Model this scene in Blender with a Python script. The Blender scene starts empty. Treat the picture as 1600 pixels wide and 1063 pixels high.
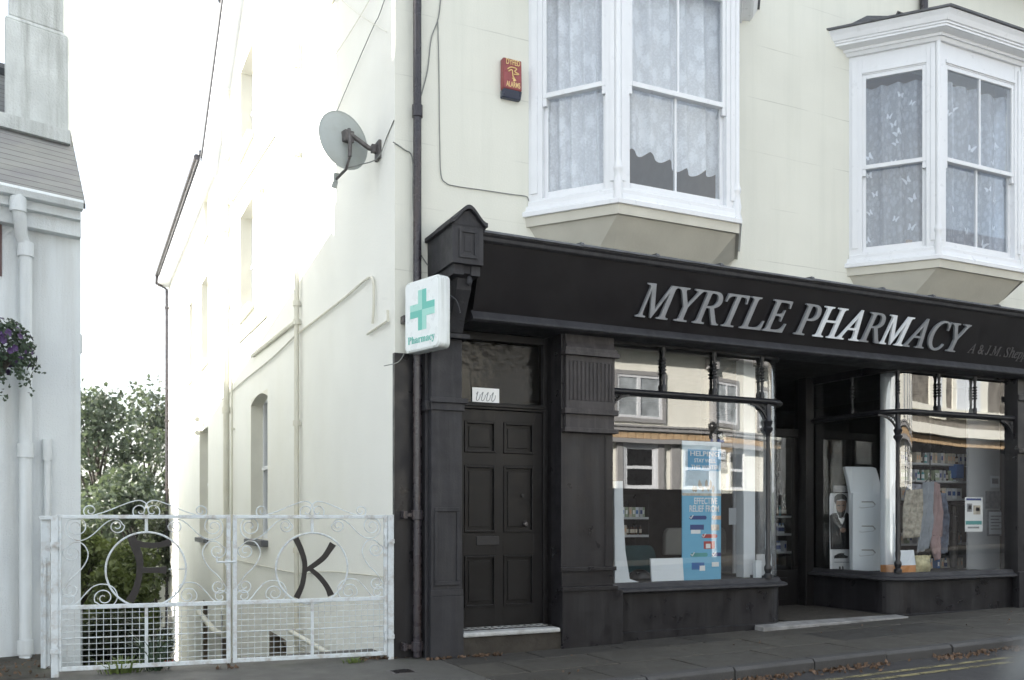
import bpy, bmesh, math, random
from mathutils import Vector, Matrix
random.seed(11)
rad = math.radians
S = bpy.context.scene
COL = S.collection

# ---------------------------------------------------------------- camera, sky, sun, exposure
CAM = Vector((-2.753, -8.338, 1.35))
YAW = rad(25.55)
FOC, HOR = 1433.0, 808.0            # focal length and eye-level row, photograph pixels (1600 wide)
FWD = Vector((math.sin(YAW), math.cos(YAW), 0))
RGT = Vector((math.cos(YAW), -math.sin(YAW), 0))
ZUP = Vector((0, 0, 1))
cd = bpy.data.cameras.new('camera')
cd.sensor_width = 36; cd.lens = FOC / 1600 * 36
cd.shift_y = (HOR - 531.5) / 1600
cd.clip_start = 0.05; cd.clip_end = 2000
cd.dof.use_dof = True; cd.dof.focus_distance = 9.6; cd.dof.aperture_fstop = 2.2
cam = bpy.data.objects.new('camera', cd); COL.objects.link(cam)
cam.location = CAM; cam.rotation_euler = (rad(90), 0, -YAW)
S.camera = cam

SUN = Vector((-0.755, 0.50, 0.39)).normalized()      # towards the sun: low, behind and left of the shop
w = bpy.data.worlds.new('World'); S.world = w; w.use_nodes = True
wt = w.node_tree; wt.nodes.clear()
wo = wt.nodes.new('ShaderNodeOutputWorld'); bg = wt.nodes.new('ShaderNodeBackground')
sky = wt.nodes.new('ShaderNodeTexSky'); sky.sky_type = 'NISHITA'; sky.sun_disc = False
sky.sun_elevation = math.asin(SUN.z); sky.sun_rotation = math.atan2(SUN.x, SUN.y)
sky.dust_density = 2.5; sky.air_density = 1.0; sky.ozone_density = 1.0
tcw = wt.nodes.new('ShaderNodeTexCoord')
mpw = wt.nodes.new('ShaderNodeMapping'); mpw.inputs['Scale'].default_value = (1.3, 1.3, 2.6)
nzw = wt.nodes.new('ShaderNodeTexNoise'); nzw.inputs['Scale'].default_value = 2.2; nzw.inputs['Detail'].default_value = 6
crw = wt.nodes.new('ShaderNodeValToRGB')
crw.color_ramp.elements[0].position = 0.30; crw.color_ramp.elements[0].color = (0.35, 0.35, 0.35, 1)
crw.color_ramp.elements[1].position = 0.62; crw.color_ramp.elements[1].color = (0.9, 0.9, 0.9, 1)
mxw = wt.nodes.new('ShaderNodeMix'); mxw.data_type = 'RGBA'
mxw.inputs['B'].default_value = (3.9, 4.1, 4.25, 1)      # bright thin cloud
wt.links.new(tcw.outputs['Generated'], mpw.inputs['Vector']); wt.links.new(mpw.outputs[0], nzw.inputs['Vector'])
wt.links.new(nzw.outputs['Fac'], crw.inputs[0]); wt.links.new(crw.outputs[0], mxw.inputs['Factor'])
wt.links.new(sky.outputs[0], mxw.inputs['A']); wt.links.new(mxw.outputs['Result'], bg.inputs['Color'])
bg.inputs['Strength'].default_value = 0.10
wt.links.new(bg.outputs[0], wo.inputs['Surface'])
ld = bpy.data.lights.new('sun', 'SUN'); ld.energy = 5.0; ld.angle = rad(0.5); ld.color = (1.0, 0.95, 0.88)
lo = bpy.data.objects.new('sun', ld); COL.objects.link(lo); lo.location = (-20, 12, 20)
lo.rotation_euler = SUN.to_track_quat('Z', 'Y').to_euler()
S.view_settings.view_transform = 'Standard'; S.view_settings.look = 'None'
S.view_settings.gamma = 1.0; S.view_settings.use_curve_mapping = False
S.view_settings.exposure = 2.15

# ---------------------------------------------------------------- helpers
def ray(px, py): return FWD + RGT * ((px - 800) / FOC) + ZUP * ((HOR - py) / FOC)
def on_y(px, py, Y):
    d = ray(px, py); return CAM + d * ((Y - CAM.y) / d.y)
def on_x(px, py, X):
    d = ray(px, py); return CAM + d * ((X - CAM.x) / d.x)
def on_plane(px, py, P, N):
    d = ray(px, py); return CAM + d * ((P - CAM).dot(N) / d.dot(N))
def fx(px, Y): return on_y(px, HOR, Y).x
def fz(px, py, Y): return on_y(px, py, Y).z
def gz(x): return 0.017 * max(0.0, x)                    # the street climbs gently to the right

class MB:
    def __init__(s): s.bm = bmesh.new()
    def poly(s, pts):
        vs = [s.bm.verts.new(p) for p in pts]
        try: s.bm.faces.new(vs)
        except ValueError: pass
        return s
    def hexa(s, p):                                       # 8 points: bottom 4 ccw, top 4 ccw
        v = [s.bm.verts.new(q) for q in p]
        for f in ((0,3,2,1),(4,5,6,7),(0,1,5,4),(1,2,6,5),(2,3,7,6),(3,0,4,7)):
            s.bm.faces.new([v[i] for i in f])
        return s
    def box(s, x0, x1, y0, y1, z0, z1):
        return s.hexa([(x0,y0,z0),(x1,y0,z0),(x1,y1,z0),(x0,y1,z0),(x0,y0,z1),(x1,y0,z1),(x1,y1,z1),(x0,y1,z1)])
    def fbox(s, fr, u0, u1, n0, n1, z0, z1):              # box in a face frame (origin, along, outward)
        o, d, n = fr
        P = lambda u, k, z: (o[0]+d[0]*u+n[0]*k, o[1]+d[1]*u+n[1]*k, z)
        return s.hexa([P(u0,n1,z0),P(u1,n1,z0),P(u1,n0,z0),P(u0,n0,z0),P(u0,n1,z1),P(u1,n1,z1),P(u1,n0,z1),P(u0,n0,z1)])
    def prism(s, pts, f, d0, d1):                         # polygon pts (a,b) placed by f(a,b,d)
        n = len(pts)
        A = [s.bm.verts.new(f(a, b, d0)) for a, b in pts]; B = [s.bm.verts.new(f(a, b, d1)) for a, b in pts]
        s.bm.faces.new(A); s.bm.faces.new(B[::-1])
        for i in range(n):
            j = (i+1) % n; s.bm.faces.new([A[j], A[i], B[i], B[j]])
        return s
    def tube(s, pts, r, n=8, caps=True, closed=False):
        pts = [Vector(p) for p in pts]; m = len(pts); rings = []
        prev = None
        for i, p in enumerate(pts):
            if closed: t = pts[(i+1) % m] - pts[i-1]
            else: t = pts[min(i+1, m-1)] - pts[max(i-1, 0)]
            if t.length < 1e-9: t = Vector((0,0,1))
            t.normalize()
            if prev is None:
                a = Vector((0,0,1)) if abs(t.z) < .9 else Vector((1,0,0))
                u = t.cross(a).normalized()
            else: u = (prev - t * prev.dot(t)).normalized()
            prev = u; v = t.cross(u)
            rr = r[i] if isinstance(r, (list, tuple)) else r
            rings.append([s.bm.verts.new(p + (u*math.cos(k*2*math.pi/n) + v*math.sin(k*2*math.pi/n))*rr) for k in range(n)])
        for i in range(m if closed else m-1):
            a, b = rings[i], rings[(i+1) % m]
            for k in range(n): s.bm.faces.new([a[k], a[(k+1) % n], b[(k+1) % n], b[k]])
        if caps and not closed:
            s.bm.faces.new(rings[0][::-1]); s.bm.faces.new(rings[-1])
        return s
    def lathe(s, prof, o, n=16, axis='z'):
        rings = []
        for r, z in prof:
            ring = []
            for k in range(n):
                a = k*2*math.pi/n; c, q = math.cos(a)*r, math.sin(a)*r
                ring.append(s.bm.verts.new((o[0]+c, o[1]+q, o[2]+z) if axis == 'z' else ((o[0]+c, o[1]+z, o[2]+q) if axis == 'y' else (o[0]+z, o[1]+c, o[2]+q))))
            rings.append(ring)
        for i in range(len(rings)-1):
            for k in range(n): s.bm.faces.new([rings[i][k], rings[i][(k+1) % n], rings[i+1][(k+1) % n], rings[i+1][k]])
        s.bm.faces.new(rings[0][::-1]); s.bm.faces.new(rings[-1])
        return s
    def sweep(s, path, prof, closed_prof=True):           # path in plan [(x,y)], profile [(outward, z)]
        m = len(path); P = [Vector((p[0], p[1])) for p in path]; rings = []
        for i in range(m):
            if i == 0: d = (P[1]-P[0]).normalized(); n = Vector((d.y, -d.x)); sc = 1
            elif i == m-1: d = (P[-1]-P[-2]).normalized(); n = Vector((d.y, -d.x)); sc = 1
            else:
                d0 = (P[i]-P[i-1]).normalized(); d1 = (P[i+1]-P[i]).normalized()
                n0 = Vector((d0.y, -d0.x)); n1 = Vector((d1.y, -d1.x)); n = (n0+n1).normalized(); sc = 1/max(.3, n.dot(n0))
            rings.append([s.bm.verts.new((P[i].x+n.x*o*sc, P[i].y+n.y*o*sc, z)) for o, z in prof])
        k = len(prof)
        for i in range(m-1):
            for j in range(k if closed_prof else k-1):
                q = (j+1) % k; s.bm.faces.new([rings[i][j], rings[i+1][j], rings[i+1][q], rings[i][q]])
        if closed_prof and k > 2:
            s.bm.faces.new(rings[0]); s.bm.faces.new(rings[-1][::-1])
        return s
    def loft(s, a, b, cap_a=True, cap_b=True, closed=True):
        A = [s.bm.verts.new(p) for p in a]; B = [s.bm.verts.new(p) for p in b]; n = len(a)
        for i in range(n if closed else n-1):
            j = (i+1) % n; s.bm.faces.new([A[i], A[j], B[j], B[i]])
        if cap_a: s.bm.faces.new(A[::-1])
        if cap_b: s.bm.faces.new(B)
        return s
    def blob(s, c, rx, ry, rz, sub=2, jit=0.0):
        r = bmesh.ops.create_icosphere(s.bm, subdivisions=sub, radius=1.0)
        for v in r['verts']:
            k = 1 + random.uniform(-jit, jit)
            v.co = Vector((c[0]+v.co.x*rx*k, c[1]+v.co.y*ry*k, c[2]+v.co.z*rz*k))
        return s
    def build(s, name, mat, parent=None, bevel=0, smooth=False, fix=True):
        if fix: bmesh.ops.recalc_face_normals(s.bm, faces=s.bm.faces[:])
        me = bpy.data.meshes.new(name); s.bm.to_mesh(me); s.bm.free()
        return link(name, me, mat, parent, bevel, smooth)

def link(name, me, mat, parent=None, bevel=0, smooth=False):
    me.materials.clear(); me.materials.append(mat)
    o = bpy.data.objects.new(name, me); COL.objects.link(o)
    if smooth:
        for p in me.polygons: p.use_smooth = True
        try: me.set_sharp_from_angle(angle=rad(38))
        except Exception: pass
    if parent is not None: attach(o, parent)
    if bevel:
        b = o.modifiers.new('bevel', 'BEVEL'); b.width = bevel; b.segments = 2; b.limit_method = 'ANGLE'; b.angle_limit = rad(40)
    return o
LOCAL = set()
def attach(o, parent):
    o.parent = parent
    if parent.parent is None and parent.name not in LOCAL and parent.type == 'EMPTY':
        o.matrix_parent_inverse = (Matrix.Translation(parent.location) @ parent.rotation_euler.to_matrix().to_4x4()).inverted()
def tag(o, label, cat, group=None):
    o['label'] = label; o['category'] = cat
    if group: o['group'] = group
    return o
def thing(name, label, cat, loc=(0,0,0), group=None, rotz=0, local=False):
    o = bpy.data.objects.new(name, None); COL.objects.link(o); o.location = loc; o.rotation_euler = (0,0,rotz)
    o.empty_display_size = .2
    if local: LOCAL.add(o.name)
    return tag(o, label, cat, group)
def kind(o, k): o['kind'] = k; return o
def dup(root, loc, label=None, rotz=None):
    r = root.copy(); COL.objects.link(r); r.location = loc
    if rotz is not None: r.rotation_euler = (0,0,rotz)
    if label: r['label'] = label
    for ch in list(root.children):
        c = ch.copy(); COL.objects.link(c); c.parent = r; c.matrix_parent_inverse = ch.matrix_parent_inverse.copy()
        for g in list(ch.children):
            d = g.copy(); COL.objects.link(d); d.parent = c
    return r
def smoothpath(P, k=6):                                   # Catmull-Rom through points
    P = [Vector(p) for p in P]; out = []
    for i in range(len(P)-1):
        p0 = P[max(i-1,0)]; p1 = P[i]; p2 = P[i+1]; p3 = P[min(i+2,len(P)-1)]
        for j in range(k):
            t = j/k
            out.append(.5*((2*p1)+(p2-p0)*t+(2*p0-5*p1+4*p2-p3)*t*t+(3*p1-p0-3*p2+p3)*t*t*t))
    out.append(P[-1]); return out

MATH = {'it': 0x1D434, 'bi': 0x1D468, 'b': 0x1D400}
def serif(s, style):
    o = ''
    for c in s:
        if 'A' <= c <= 'Z': o += chr(MATH[style]+ord(c)-65)
        elif 'a' <= c <= 'z': o += '\u210e' if (style == 'it' and c == 'h') else chr(MATH[style]+26+ord(c)-97)
        else: o += c
    return o
def text_mesh(body, extrude=0.0, offset=0.0, align='LEFT', shear=0.0, res=4):
    c = bpy.data.curves.new('lettering', 'FONT'); c.body = body; c.extrude = extrude; c.offset = offset
    c.align_x = align; c.shear = shear; c.resolution_u = res
    o = bpy.data.objects.new('lettering', c); COL.objects.link(o)
    dg = bpy.context.evaluated_depsgraph_get(); dg.update()
    me = bpy.data.meshes.new_from_object(o.evaluated_get(dg))
    bpy.data.objects.remove(o); bpy.data.curves.remove(c)
    return me
def place(me, origin, xd, up, sx=1.0, sy=1.0, sz=1.0):
    xd = Vector(xd).normalized(); up = Vector(up).normalized(); n = xd.cross(up)
    M = Matrix((( xd.x*sx, up.x*sy, n.x*sz, origin[0]), (xd.y*sx, up.y*sy, n.y*sz, origin[1]), (xd.z*sx, up.z*sy, n.z*sz, origin[2]), (0,0,0,1)))
    me.transform(M); return me
def writing(body, origin, xd, up, height, mat, parent, name='lettering', width=None, offset=0.0, shear=0.0):
    me = text_mesh(body, 0.004, offset, shear=shear)
    xs = [v.co.x for v in me.vertices]; ys = [v.co.y for v in me.vertices]
    if not xs: return None
    h = max(ys)-min(ys); wd = max(xs)-min(xs)
    for v in me.vertices: v.co.x -= min(xs); v.co.y -= min(ys)
    sy = height/h; sx = (width/wd) if width else sy
    place(me, origin, xd, up, sx, sy, .3)
    return link(name, me, mat, parent)

# ---------------------------------------------------------------- materials
def nodes(m):
    m.use_nodes = True; t = m.node_tree; t.nodes.clear()
    o = t.nodes.new('ShaderNodeOutputMaterial'); return t, o
def tex_noise(t, vec, scale, detail=4, rough=.55, stretch=None):
    if stretch:
        mp = t.nodes.new('ShaderNodeMapping'); mp.inputs['Scale'].default_value = stretch
        t.links.new(vec, mp.inputs['Vector']); vec = mp.outputs[0]
    n = t.nodes.new('ShaderNodeTexNoise'); n.inputs['Scale'].default_value = scale
    n.inputs['Detail'].default_value = detail; n.inputs['Roughness'].default_value = rough
    t.links.new(vec, n.inputs['Vector']); return n.outputs['Fac']
def ramp(t, fac, p0, c0, p1, c1):
    r = t.nodes.new('ShaderNodeValToRGB'); e = r.color_ramp.elements
    e[0].position = p0; e[0].color = (*c0, 1) if len(c0) == 3 else c0
    e[1].position = p1; e[1].color = (*c1, 1) if len(c1) == 3 else c1
    t.links.new(fac, r.inputs[0]); return r.outputs[0]
def mixc(t, fac, a, b, blend='MIX'):
    m = t.nodes.new('ShaderNodeMix'); m.data_type = 'RGBA'; m.blend_type = blend
    for v, k in ((fac, 'Factor'), (a, 'A'), (b, 'B')):
        if isinstance(v, (int, float)): m.inputs[k].default_value = v
        elif isinstance(v, tuple): m.inputs[k].default_value = (*v, 1) if len(v) == 3 else v
        else: t.links.new(v, m.inputs[k])
    return m.outputs['Result']
def objco(t):
    return t.nodes.new('ShaderNodeTexCoord').outputs['Object']
def M(name, col, rough=.6, metal=0.0, var=.12, vscale=3.0, bump=0.0, bscale=40.0, dirt=None, dirt_amt=.5, dirt_scale=1.5,
      streak=False, spec=.5, fine=0.0, lines=None, coat=0.0, rvar=.1):
    m = bpy.data.materials.new(name); t, o = nodes(m)
    b = t.nodes.new('ShaderNodeBsdfPrincipled'); v = objco(t)
    c = mixc(t, ramp(t, tex_noise(t, v, vscale, 5), .3, (0,0,0), .7, (1,1,1)), tuple(x*(1-var) for x in col), tuple(min(1, x*(1+var)) for x in col))
    if fine:
        c = mixc(t, fine, c, ramp(t, tex_noise(t, v, 160, 3), .25, tuple(x*.35 for x in col), .75, tuple(min(1, x*1.7) for x in col)))
    if dirt:
        f = tex_noise(t, v, dirt_scale, 7, .65, (6, 6, .35) if streak else None)
        f = ramp(t, f, .48, (0,0,0), .72, (dirt_amt,)*3)
        c = mixc(t, f, c, dirt)
    if lines:                                            # faint horizontal courses scored in the render
        sp = t.nodes.new('ShaderNodeSeparateXYZ'); t.links.new(v, sp.inputs[0])
        wob = t.nodes.new('ShaderNodeMath'); wob.operation = 'MULTIPLY_ADD'; wob.inputs[1].default_value = .03
        t.links.new(tex_noise(t, v, 1.2, 3), wob.inputs[0]); t.links.new(sp.outputs['Z'], wob.inputs[2])
        md = t.nodes.new('ShaderNodeMath'); md.operation = 'PINGPONG'; md.inputs[1].default_value = lines/2
        t.links.new(wob.outputs[0], md.inputs[0])
        f = ramp(t, md.outputs[0], .0, (1,1,1), .006, (0,0,0))
        brk = ramp(t, tex_noise(t, v, .9, 4), .45, (0,0,0), .62, (.6,)*3)
        f = mixc(t, 1.0, f, brk, 'MULTIPLY')
        c = mixc(t, f, c, tuple(x*.45 for x in col))
    t.links.new(c, b.inputs['Base Color'])
    rr = ramp(t, tex_noise(t, v, vscale*2.3, 4), .3, (max(0, rough-rvar),)*3, .7, (min(1, rough+rvar),)*3)
    t.links.new(rr, b.inputs['Roughness']); b.inputs['Metallic'].default_value = metal
    b.inputs['Specular IOR Level'].default_value = spec
    if coat: b.inputs['Coat Weight'].default_value = coat; b.inputs['Coat Roughness'].default_value = .1
    if bump:
        bp = t.nodes.new('ShaderNodeBump'); bp.inputs['Strength'].default_value = bump; bp.inputs['Distance'].default_value = .02
        t.links.new(tex_noise(t, v, bscale, 6, .6), bp.inputs['Height']); t.links.new(bp.outputs[0], b.inputs['Normal'])
    t.links.new(b.outputs[0], o.inputs['Surface']); return m
def glass(name, ior=1.9, tint=(.93,.95,.95), wav=.0, wscale=1.5, rough=0.0):
    m = bpy.data.materials.new(name); t, o = nodes(m)
    tr = t.nodes.new('ShaderNodeBsdfTransparent'); tr.inputs[0].default_value = (*tint, 1)
    gl = t.nodes.new('ShaderNodeBsdfGlossy'); gl.inputs['Roughness'].default_value = rough
    fr = t.nodes.new('ShaderNodeFresnel'); fr.inputs['IOR'].default_value = ior
    ge = t.nodes.new('ShaderNodeNewGeometry')            # same reflectance from both sides of the sheet
    mi = t.nodes.new('ShaderNodeMath'); mi.operation = 'MULTIPLY_ADD'; mi.inputs[1].default_value = (1/ior - ior); mi.inputs[2].default_value = ior
    t.links.new(ge.outputs['Backfacing'], mi.inputs[0]); t.links.new(mi.outputs[0], fr.inputs['IOR'])
    ms = t.nodes.new('ShaderNodeMixShader')
    if wav:
        bp = t.nodes.new('ShaderNodeBump'); bp.inputs['Strength'].default_value = wav; bp.inputs['Distance'].default_value = .05
        t.links.new(tex_noise(t, objco(t), wscale, 1), bp.inputs['Height']); t.links.new(bp.outputs[0], gl.inputs['Normal'])
    t.links.new(fr.outputs[0], ms.inputs[0]); t.links.new(tr.outputs[0], ms.inputs[1]); t.links.new(gl.outputs[0], ms.inputs[2])
    t.links.new(ms.outputs[0], o.inputs['Surface']); return m
def leafmat(name, c0, c1, trans=.35, scale=1.2):
    m = bpy.data.materials.new(name); t, o = nodes(m); v = objco(t)
    c = ramp(t, tex_noise(t, v, scale, 4), .35, c0, .68, c1)
    d = t.nodes.new('ShaderNodeBsdfPrincipled'); d.inputs['Roughness'].default_value = .55
    tl = t.nodes.new('ShaderNodeBsdfTranslucent'); ms = t.nodes.new('ShaderNodeMixShader'); ms.inputs[0].default_value = trans
    t.links.new(c, d.inputs['Base Color']); t.links.new(mixc(t, .35, c, (.16,.20,.06)), tl.inputs[0])
    t.links.new(d.outputs[0], ms.inputs[1]); t.links.new(tl.outputs[0], ms.inputs[2]); t.links.new(ms.outputs[0], o.inputs['Surface']); return m
def lacemat(name, col, hole_scale, lo, hi):
    m = bpy.data.materials.new(name); t, o = nodes(m); v = objco(t)
    d = t.nodes.new('ShaderNodeBsdfDiffuse'); d.inputs[0].default_value = (*col, 1)
    tl = t.nodes.new('ShaderNodeBsdfTranslucent'); tl.inputs[0].default_value = (*col, 1)
    a = t.nodes.new('ShaderNodeMixShader'); a.inputs[0].default_value = .3
    t.links.new(d.outputs[0], a.inputs[1]); t.links.new(tl.outputs[0], a.inputs[2])
    tr = t.nodes.new('ShaderNodeBsdfTransparent'); ms = t.nodes.new('ShaderNodeMixShader')
    vo = t.nodes.new('ShaderNodeTexVoronoi'); vo.inputs['Scale'].default_value = hole_scale
    mp = t.nodes.new('ShaderNodeMapping'); mp.inputs['Scale'].default_value = (1, 1, .6); t.links.new(v, mp.inputs[0]); t.links.new(mp.outputs[0], vo.inputs['Vector'])
    f1 = ramp(t, vo.outputs['Distance'], .25, (1, 1, 1), .55, (0, 0, 0))
    f2 = ramp(t, tex_noise(t, v, hole_scale*5, 3, .6), .40, (0, 0, 0), .6, (1, 1, 1))
    f = mixc(t, .45, f1, f2)
    f = ramp(t, f, .15, (lo,)*3, .75, (hi,)*3)
    t.links.new(f, ms.inputs[0]); t.links.new(tr.outputs[0], ms.inputs[1]); t.links.new(a.outputs[0], ms.inputs[2])
    t.links.new(ms.outputs[0], o.inputs['Surface']); return m

WIRE = M('grey_wire', (.22,.23,.22), .6)
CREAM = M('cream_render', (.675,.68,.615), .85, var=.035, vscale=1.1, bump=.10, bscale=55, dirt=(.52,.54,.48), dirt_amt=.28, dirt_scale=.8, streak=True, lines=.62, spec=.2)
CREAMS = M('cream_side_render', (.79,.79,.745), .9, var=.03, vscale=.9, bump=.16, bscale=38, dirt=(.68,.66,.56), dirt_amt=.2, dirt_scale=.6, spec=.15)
BASEM = M('brown_basement_paint', (.15,.12,.085), .8, var=.2)
REVEAL = M('cream_shaded_reveal', (.72,.705,.62), .85, var=.04)  # cream, set darker than the wall so shade in the reveals is coloured in
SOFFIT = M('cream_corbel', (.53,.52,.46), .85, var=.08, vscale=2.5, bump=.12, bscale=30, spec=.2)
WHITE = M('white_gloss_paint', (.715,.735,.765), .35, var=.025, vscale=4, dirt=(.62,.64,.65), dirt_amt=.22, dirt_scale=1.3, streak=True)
WHITEP = M('white_pipe_paint', (.64,.625,.54), .45, var=.05, dirt=(.5,.45,.3), dirt_amt=.35, dirt_scale=2)
GATEW = M('gate_white_paint', (.56,.61,.64), .5, var=.06, vscale=9, bump=.25, bscale=60, dirt=(.24,.18,.13), dirt_amt=.7, dirt_scale=11)
BLACK = M('black_shop_paint', (.011,.010,.012), .42, var=.25, vscale=2.0, bump=.06, bscale=30, dirt=(.034,.034,.037), dirt_amt=.6, dirt_scale=1.2, streak=True, spec=.4, rvar=.2)
BLACKG = M('grey_black_weathered_paint', (.022,.022,.026), .62, var=.25, vscale=4, bump=.12, bscale=45, dirt=(.05,.048,.05), dirt_amt=.6, dirt_scale=2.2, streak=True, spec=.4)
FLUTE = M('worn_fluted_paint', (.040,.036,.037), .6, var=.25, vscale=5, bump=.2, bscale=40, dirt=(.09,.082,.08), dirt_amt=.6, dirt_scale=3, streak=True, spec=.4)
FASCIA = M('fascia_board_paint', (.009,.008,.0095), .4, var=.12, vscale=1.5, bump=.025, bscale=6, dirt=(.014,.013,.014), dirt_amt=.5, dirt_scale=1.2, spec=.25)
DOORP = M('door_black_paint', (.007,.0062,.0066), .42, var=.2, vscale=3, bump=.05, bscale=25, dirt=(.014,.0125,.013), dirt_amt=.5, dirt_scale=2.5, spec=.3)
IRON = M('black_iron', (.012,.012,.015), .4, var=.2, bump=.08, bscale=60, metal=.0)
PIPEB = M('black_downpipe', (.030,.027,.034), .3, var=.2, vscale=5, dirt=(.09,.06,.045), dirt_amt=.6, dirt_scale=2, streak=True)
LEAD = M('lead_sheet', (.085,.09,.10), .5, var=.3, vscale=7, bump=.25, bscale=14)
STEEL = M('brushed_letter_metal', (.36,.38,.41), .42, metal=.55, var=.08, vscale=6)
STEELB = M('letter_reflection_rim_metal', (.74,.78,.82), .38, metal=.1, var=.05, vscale=6)  # whiter copy of the letter metal for letters that reflect more; also wheel rims
FAINT = M('faded_lettering', (.075,.072,.075), .5, var=.3, vscale=10)
GLASS = glass('shop_glass', 2.75, (.97,.985,.985), wav=.006, wscale=2.2)
GLASSW = glass('window_glass', 2.1, (.93,.95,.96), wav=.012, wscale=2.5)
SMOKE = glass('fanlight_glass', 1.42, (.30,.27,.22), wav=.05, wscale=14, rough=.12)
STONE = M('step_stone', (.42,.43,.43), .7, var=.2, vscale=8, bump=.2, bscale=40, dirt=(.17,.16,.14), dirt_amt=.7, dirt_scale=5)
STONED = M('worn_step_stone', (.24,.24,.24), .7, var=.25, vscale=6, bump=.2, dirt=(.08,.075,.07), dirt_amt=.7, dirt_scale=4)
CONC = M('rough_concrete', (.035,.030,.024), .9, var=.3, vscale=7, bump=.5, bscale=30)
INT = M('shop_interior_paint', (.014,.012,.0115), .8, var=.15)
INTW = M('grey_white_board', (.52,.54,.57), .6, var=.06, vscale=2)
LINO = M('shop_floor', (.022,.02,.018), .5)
ROOMW = M('room_wall', (.34,.29,.25), .9)
CARD = M('white_card', (.74,.79,.84), .55, var=.03, vscale=3)
BANB = M('banner_blue', (.17,.47,.70), .4, var=.05, vscale=3)
BAND = M('banner_deep_blue', (.10,.36,.62), .4, var=.05)
BANL = M('banner_pale', (.62,.76,.86), .4, var=.12, vscale=9)
NAVY = M('print_navy', (.03,.06,.22), .4); REDP = M('print_red', (.45,.06,.05), .4); TEAL = M('print_teal', (.10,.36,.36), .4)
PEACH = M('print_peach', (.70,.45,.30), .4); WHITEPR = M('print_white', (.85,.87,.88), .4, var=.02)
TEALU = M('teal_upholstery', (.020,.065,.075), .8, var=.15, bump=.2, bscale=120)
GREYU = M('grey_plastic', (.30,.30,.29), .5, var=.1)
DARK = M('dark_plastic', (.015,.014,.015), .3)
BLUEP = M('blue_packaging', (.05,.16,.42), .4, var=.2); BROWNB = M('brown_bottle', (.07,.032,.02), .25)
CLAY = M('pale_packaging', (.55,.50,.42), .5, var=.25, vscale=20); GREENP = M('green_packaging', (.35,.42,.30), .5, var=.25, vscale=20)
ORANGE = M('orange_card', (.58,.25,.08), .5, var=.1); GOLD = M('gold_paper', (.55,.50,.30), .35, var=.35, vscale=18, bump=.5, bscale=14)
SKIN = M('print_skin', (.26,.17,.13), .5); PRINTK = M('print_black', (.012,.012,.013), .5); PRINTG = M('print_grey', (.30,.31,.33), .5, var=.3, vscale=14)
RED = M('alarm_red', (.25,.05,.05), .35, var=.12, vscale=8); NAVYP = M('alarm_navy', (.022,.032,.065), .3); YELT = M('alarm_yellow', (.75,.55,.25), .5)
SIGNW = M('lightbox_plastic', (.80,.84,.85), .3, var=.03, vscale=4, dirt=(.30,.34,.28), dirt_amt=.0, dirt_scale=3)
SIGNS = M('lightbox_side', (.70,.74,.74), .4, var=.06, vscale=4, dirt=(.22,.25,.21), dirt_amt=.75, dirt_scale=2.2, streak=True)
GR1 = M('cross_green', (.16,.52,.45), .35, var=.03); GR2 = M('cross_light_green', (.36,.68,.61), .35, var=.03)
DISH = M('dish_grey', (.36,.39,.38), .45, var=.08, vscale=5, dirt=(.2,.2,.17), dirt_amt=.4, dirt_scale=5)
RUST = M('galvanised_rusty', (.115,.108,.108), .5, metal=.4, var=.3, vscale=30, dirt=(.09,.06,.045), dirt_amt=.4, dirt_scale=20)
HOUSEW = M('white_pebble_render', (.66,.70,.72), .9, var=.05, vscale=1.2, bump=.45, bscale=70, dirt=(.42,.42,.40), dirt_amt=.4, dirt_scale=.9, streak=True, spec=.15)
CHIM = M('chimney_render', (.50,.53,.53), .95, var=.16, vscale=2.2, bump=.5, bscale=45, dirt=(.28,.29,.28), dirt_amt=.75, dirt_scale=1.6, streak=True, spec=.15)
BARK = M('tree_bark', (.045,.038,.030), .9, var=.3, vscale=8, bump=.5, bscale=20)
LEAF1 = leafmat('leaf_mid', (.036,.054,.038), (.09,.118,.08), .28)
LEAF2 = leafmat('leaf_yellow_green', (.05,.07,.024), (.13,.165,.05), .35)
LEAF3 = leafmat('leaf_dark', (.014,.021,.012), (.036,.05,.024), .2)
IVY = leafmat('ivy_leaf', (.018,.038,.024), (.06,.10,.065), .25, 25)
PURP = M('petunia_purple', (.045,.018,.085), .6, var=.4, vscale=30)
GRASS = leafmat('weed_leaf', (.08,.13,.03), (.22,.28,.09), .4, 12)
DEADL = M('dead_leaf', (.11,.068,.042), .8, var=.6, vscale=40)
LACE1 = lacemat('floral_lace', (.92,.95,1.0), 9, .80, 1.0)  # blue tint from the sky is put into the lace colour
LACE2 = lacemat('butterfly_voile', (.78,.85,.97), 20, .44, .58)  # sky blue mixed into the voile colour as well
MOTIF = M('voile_motif', (.66,.71,.78), .8, var=.03)
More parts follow.
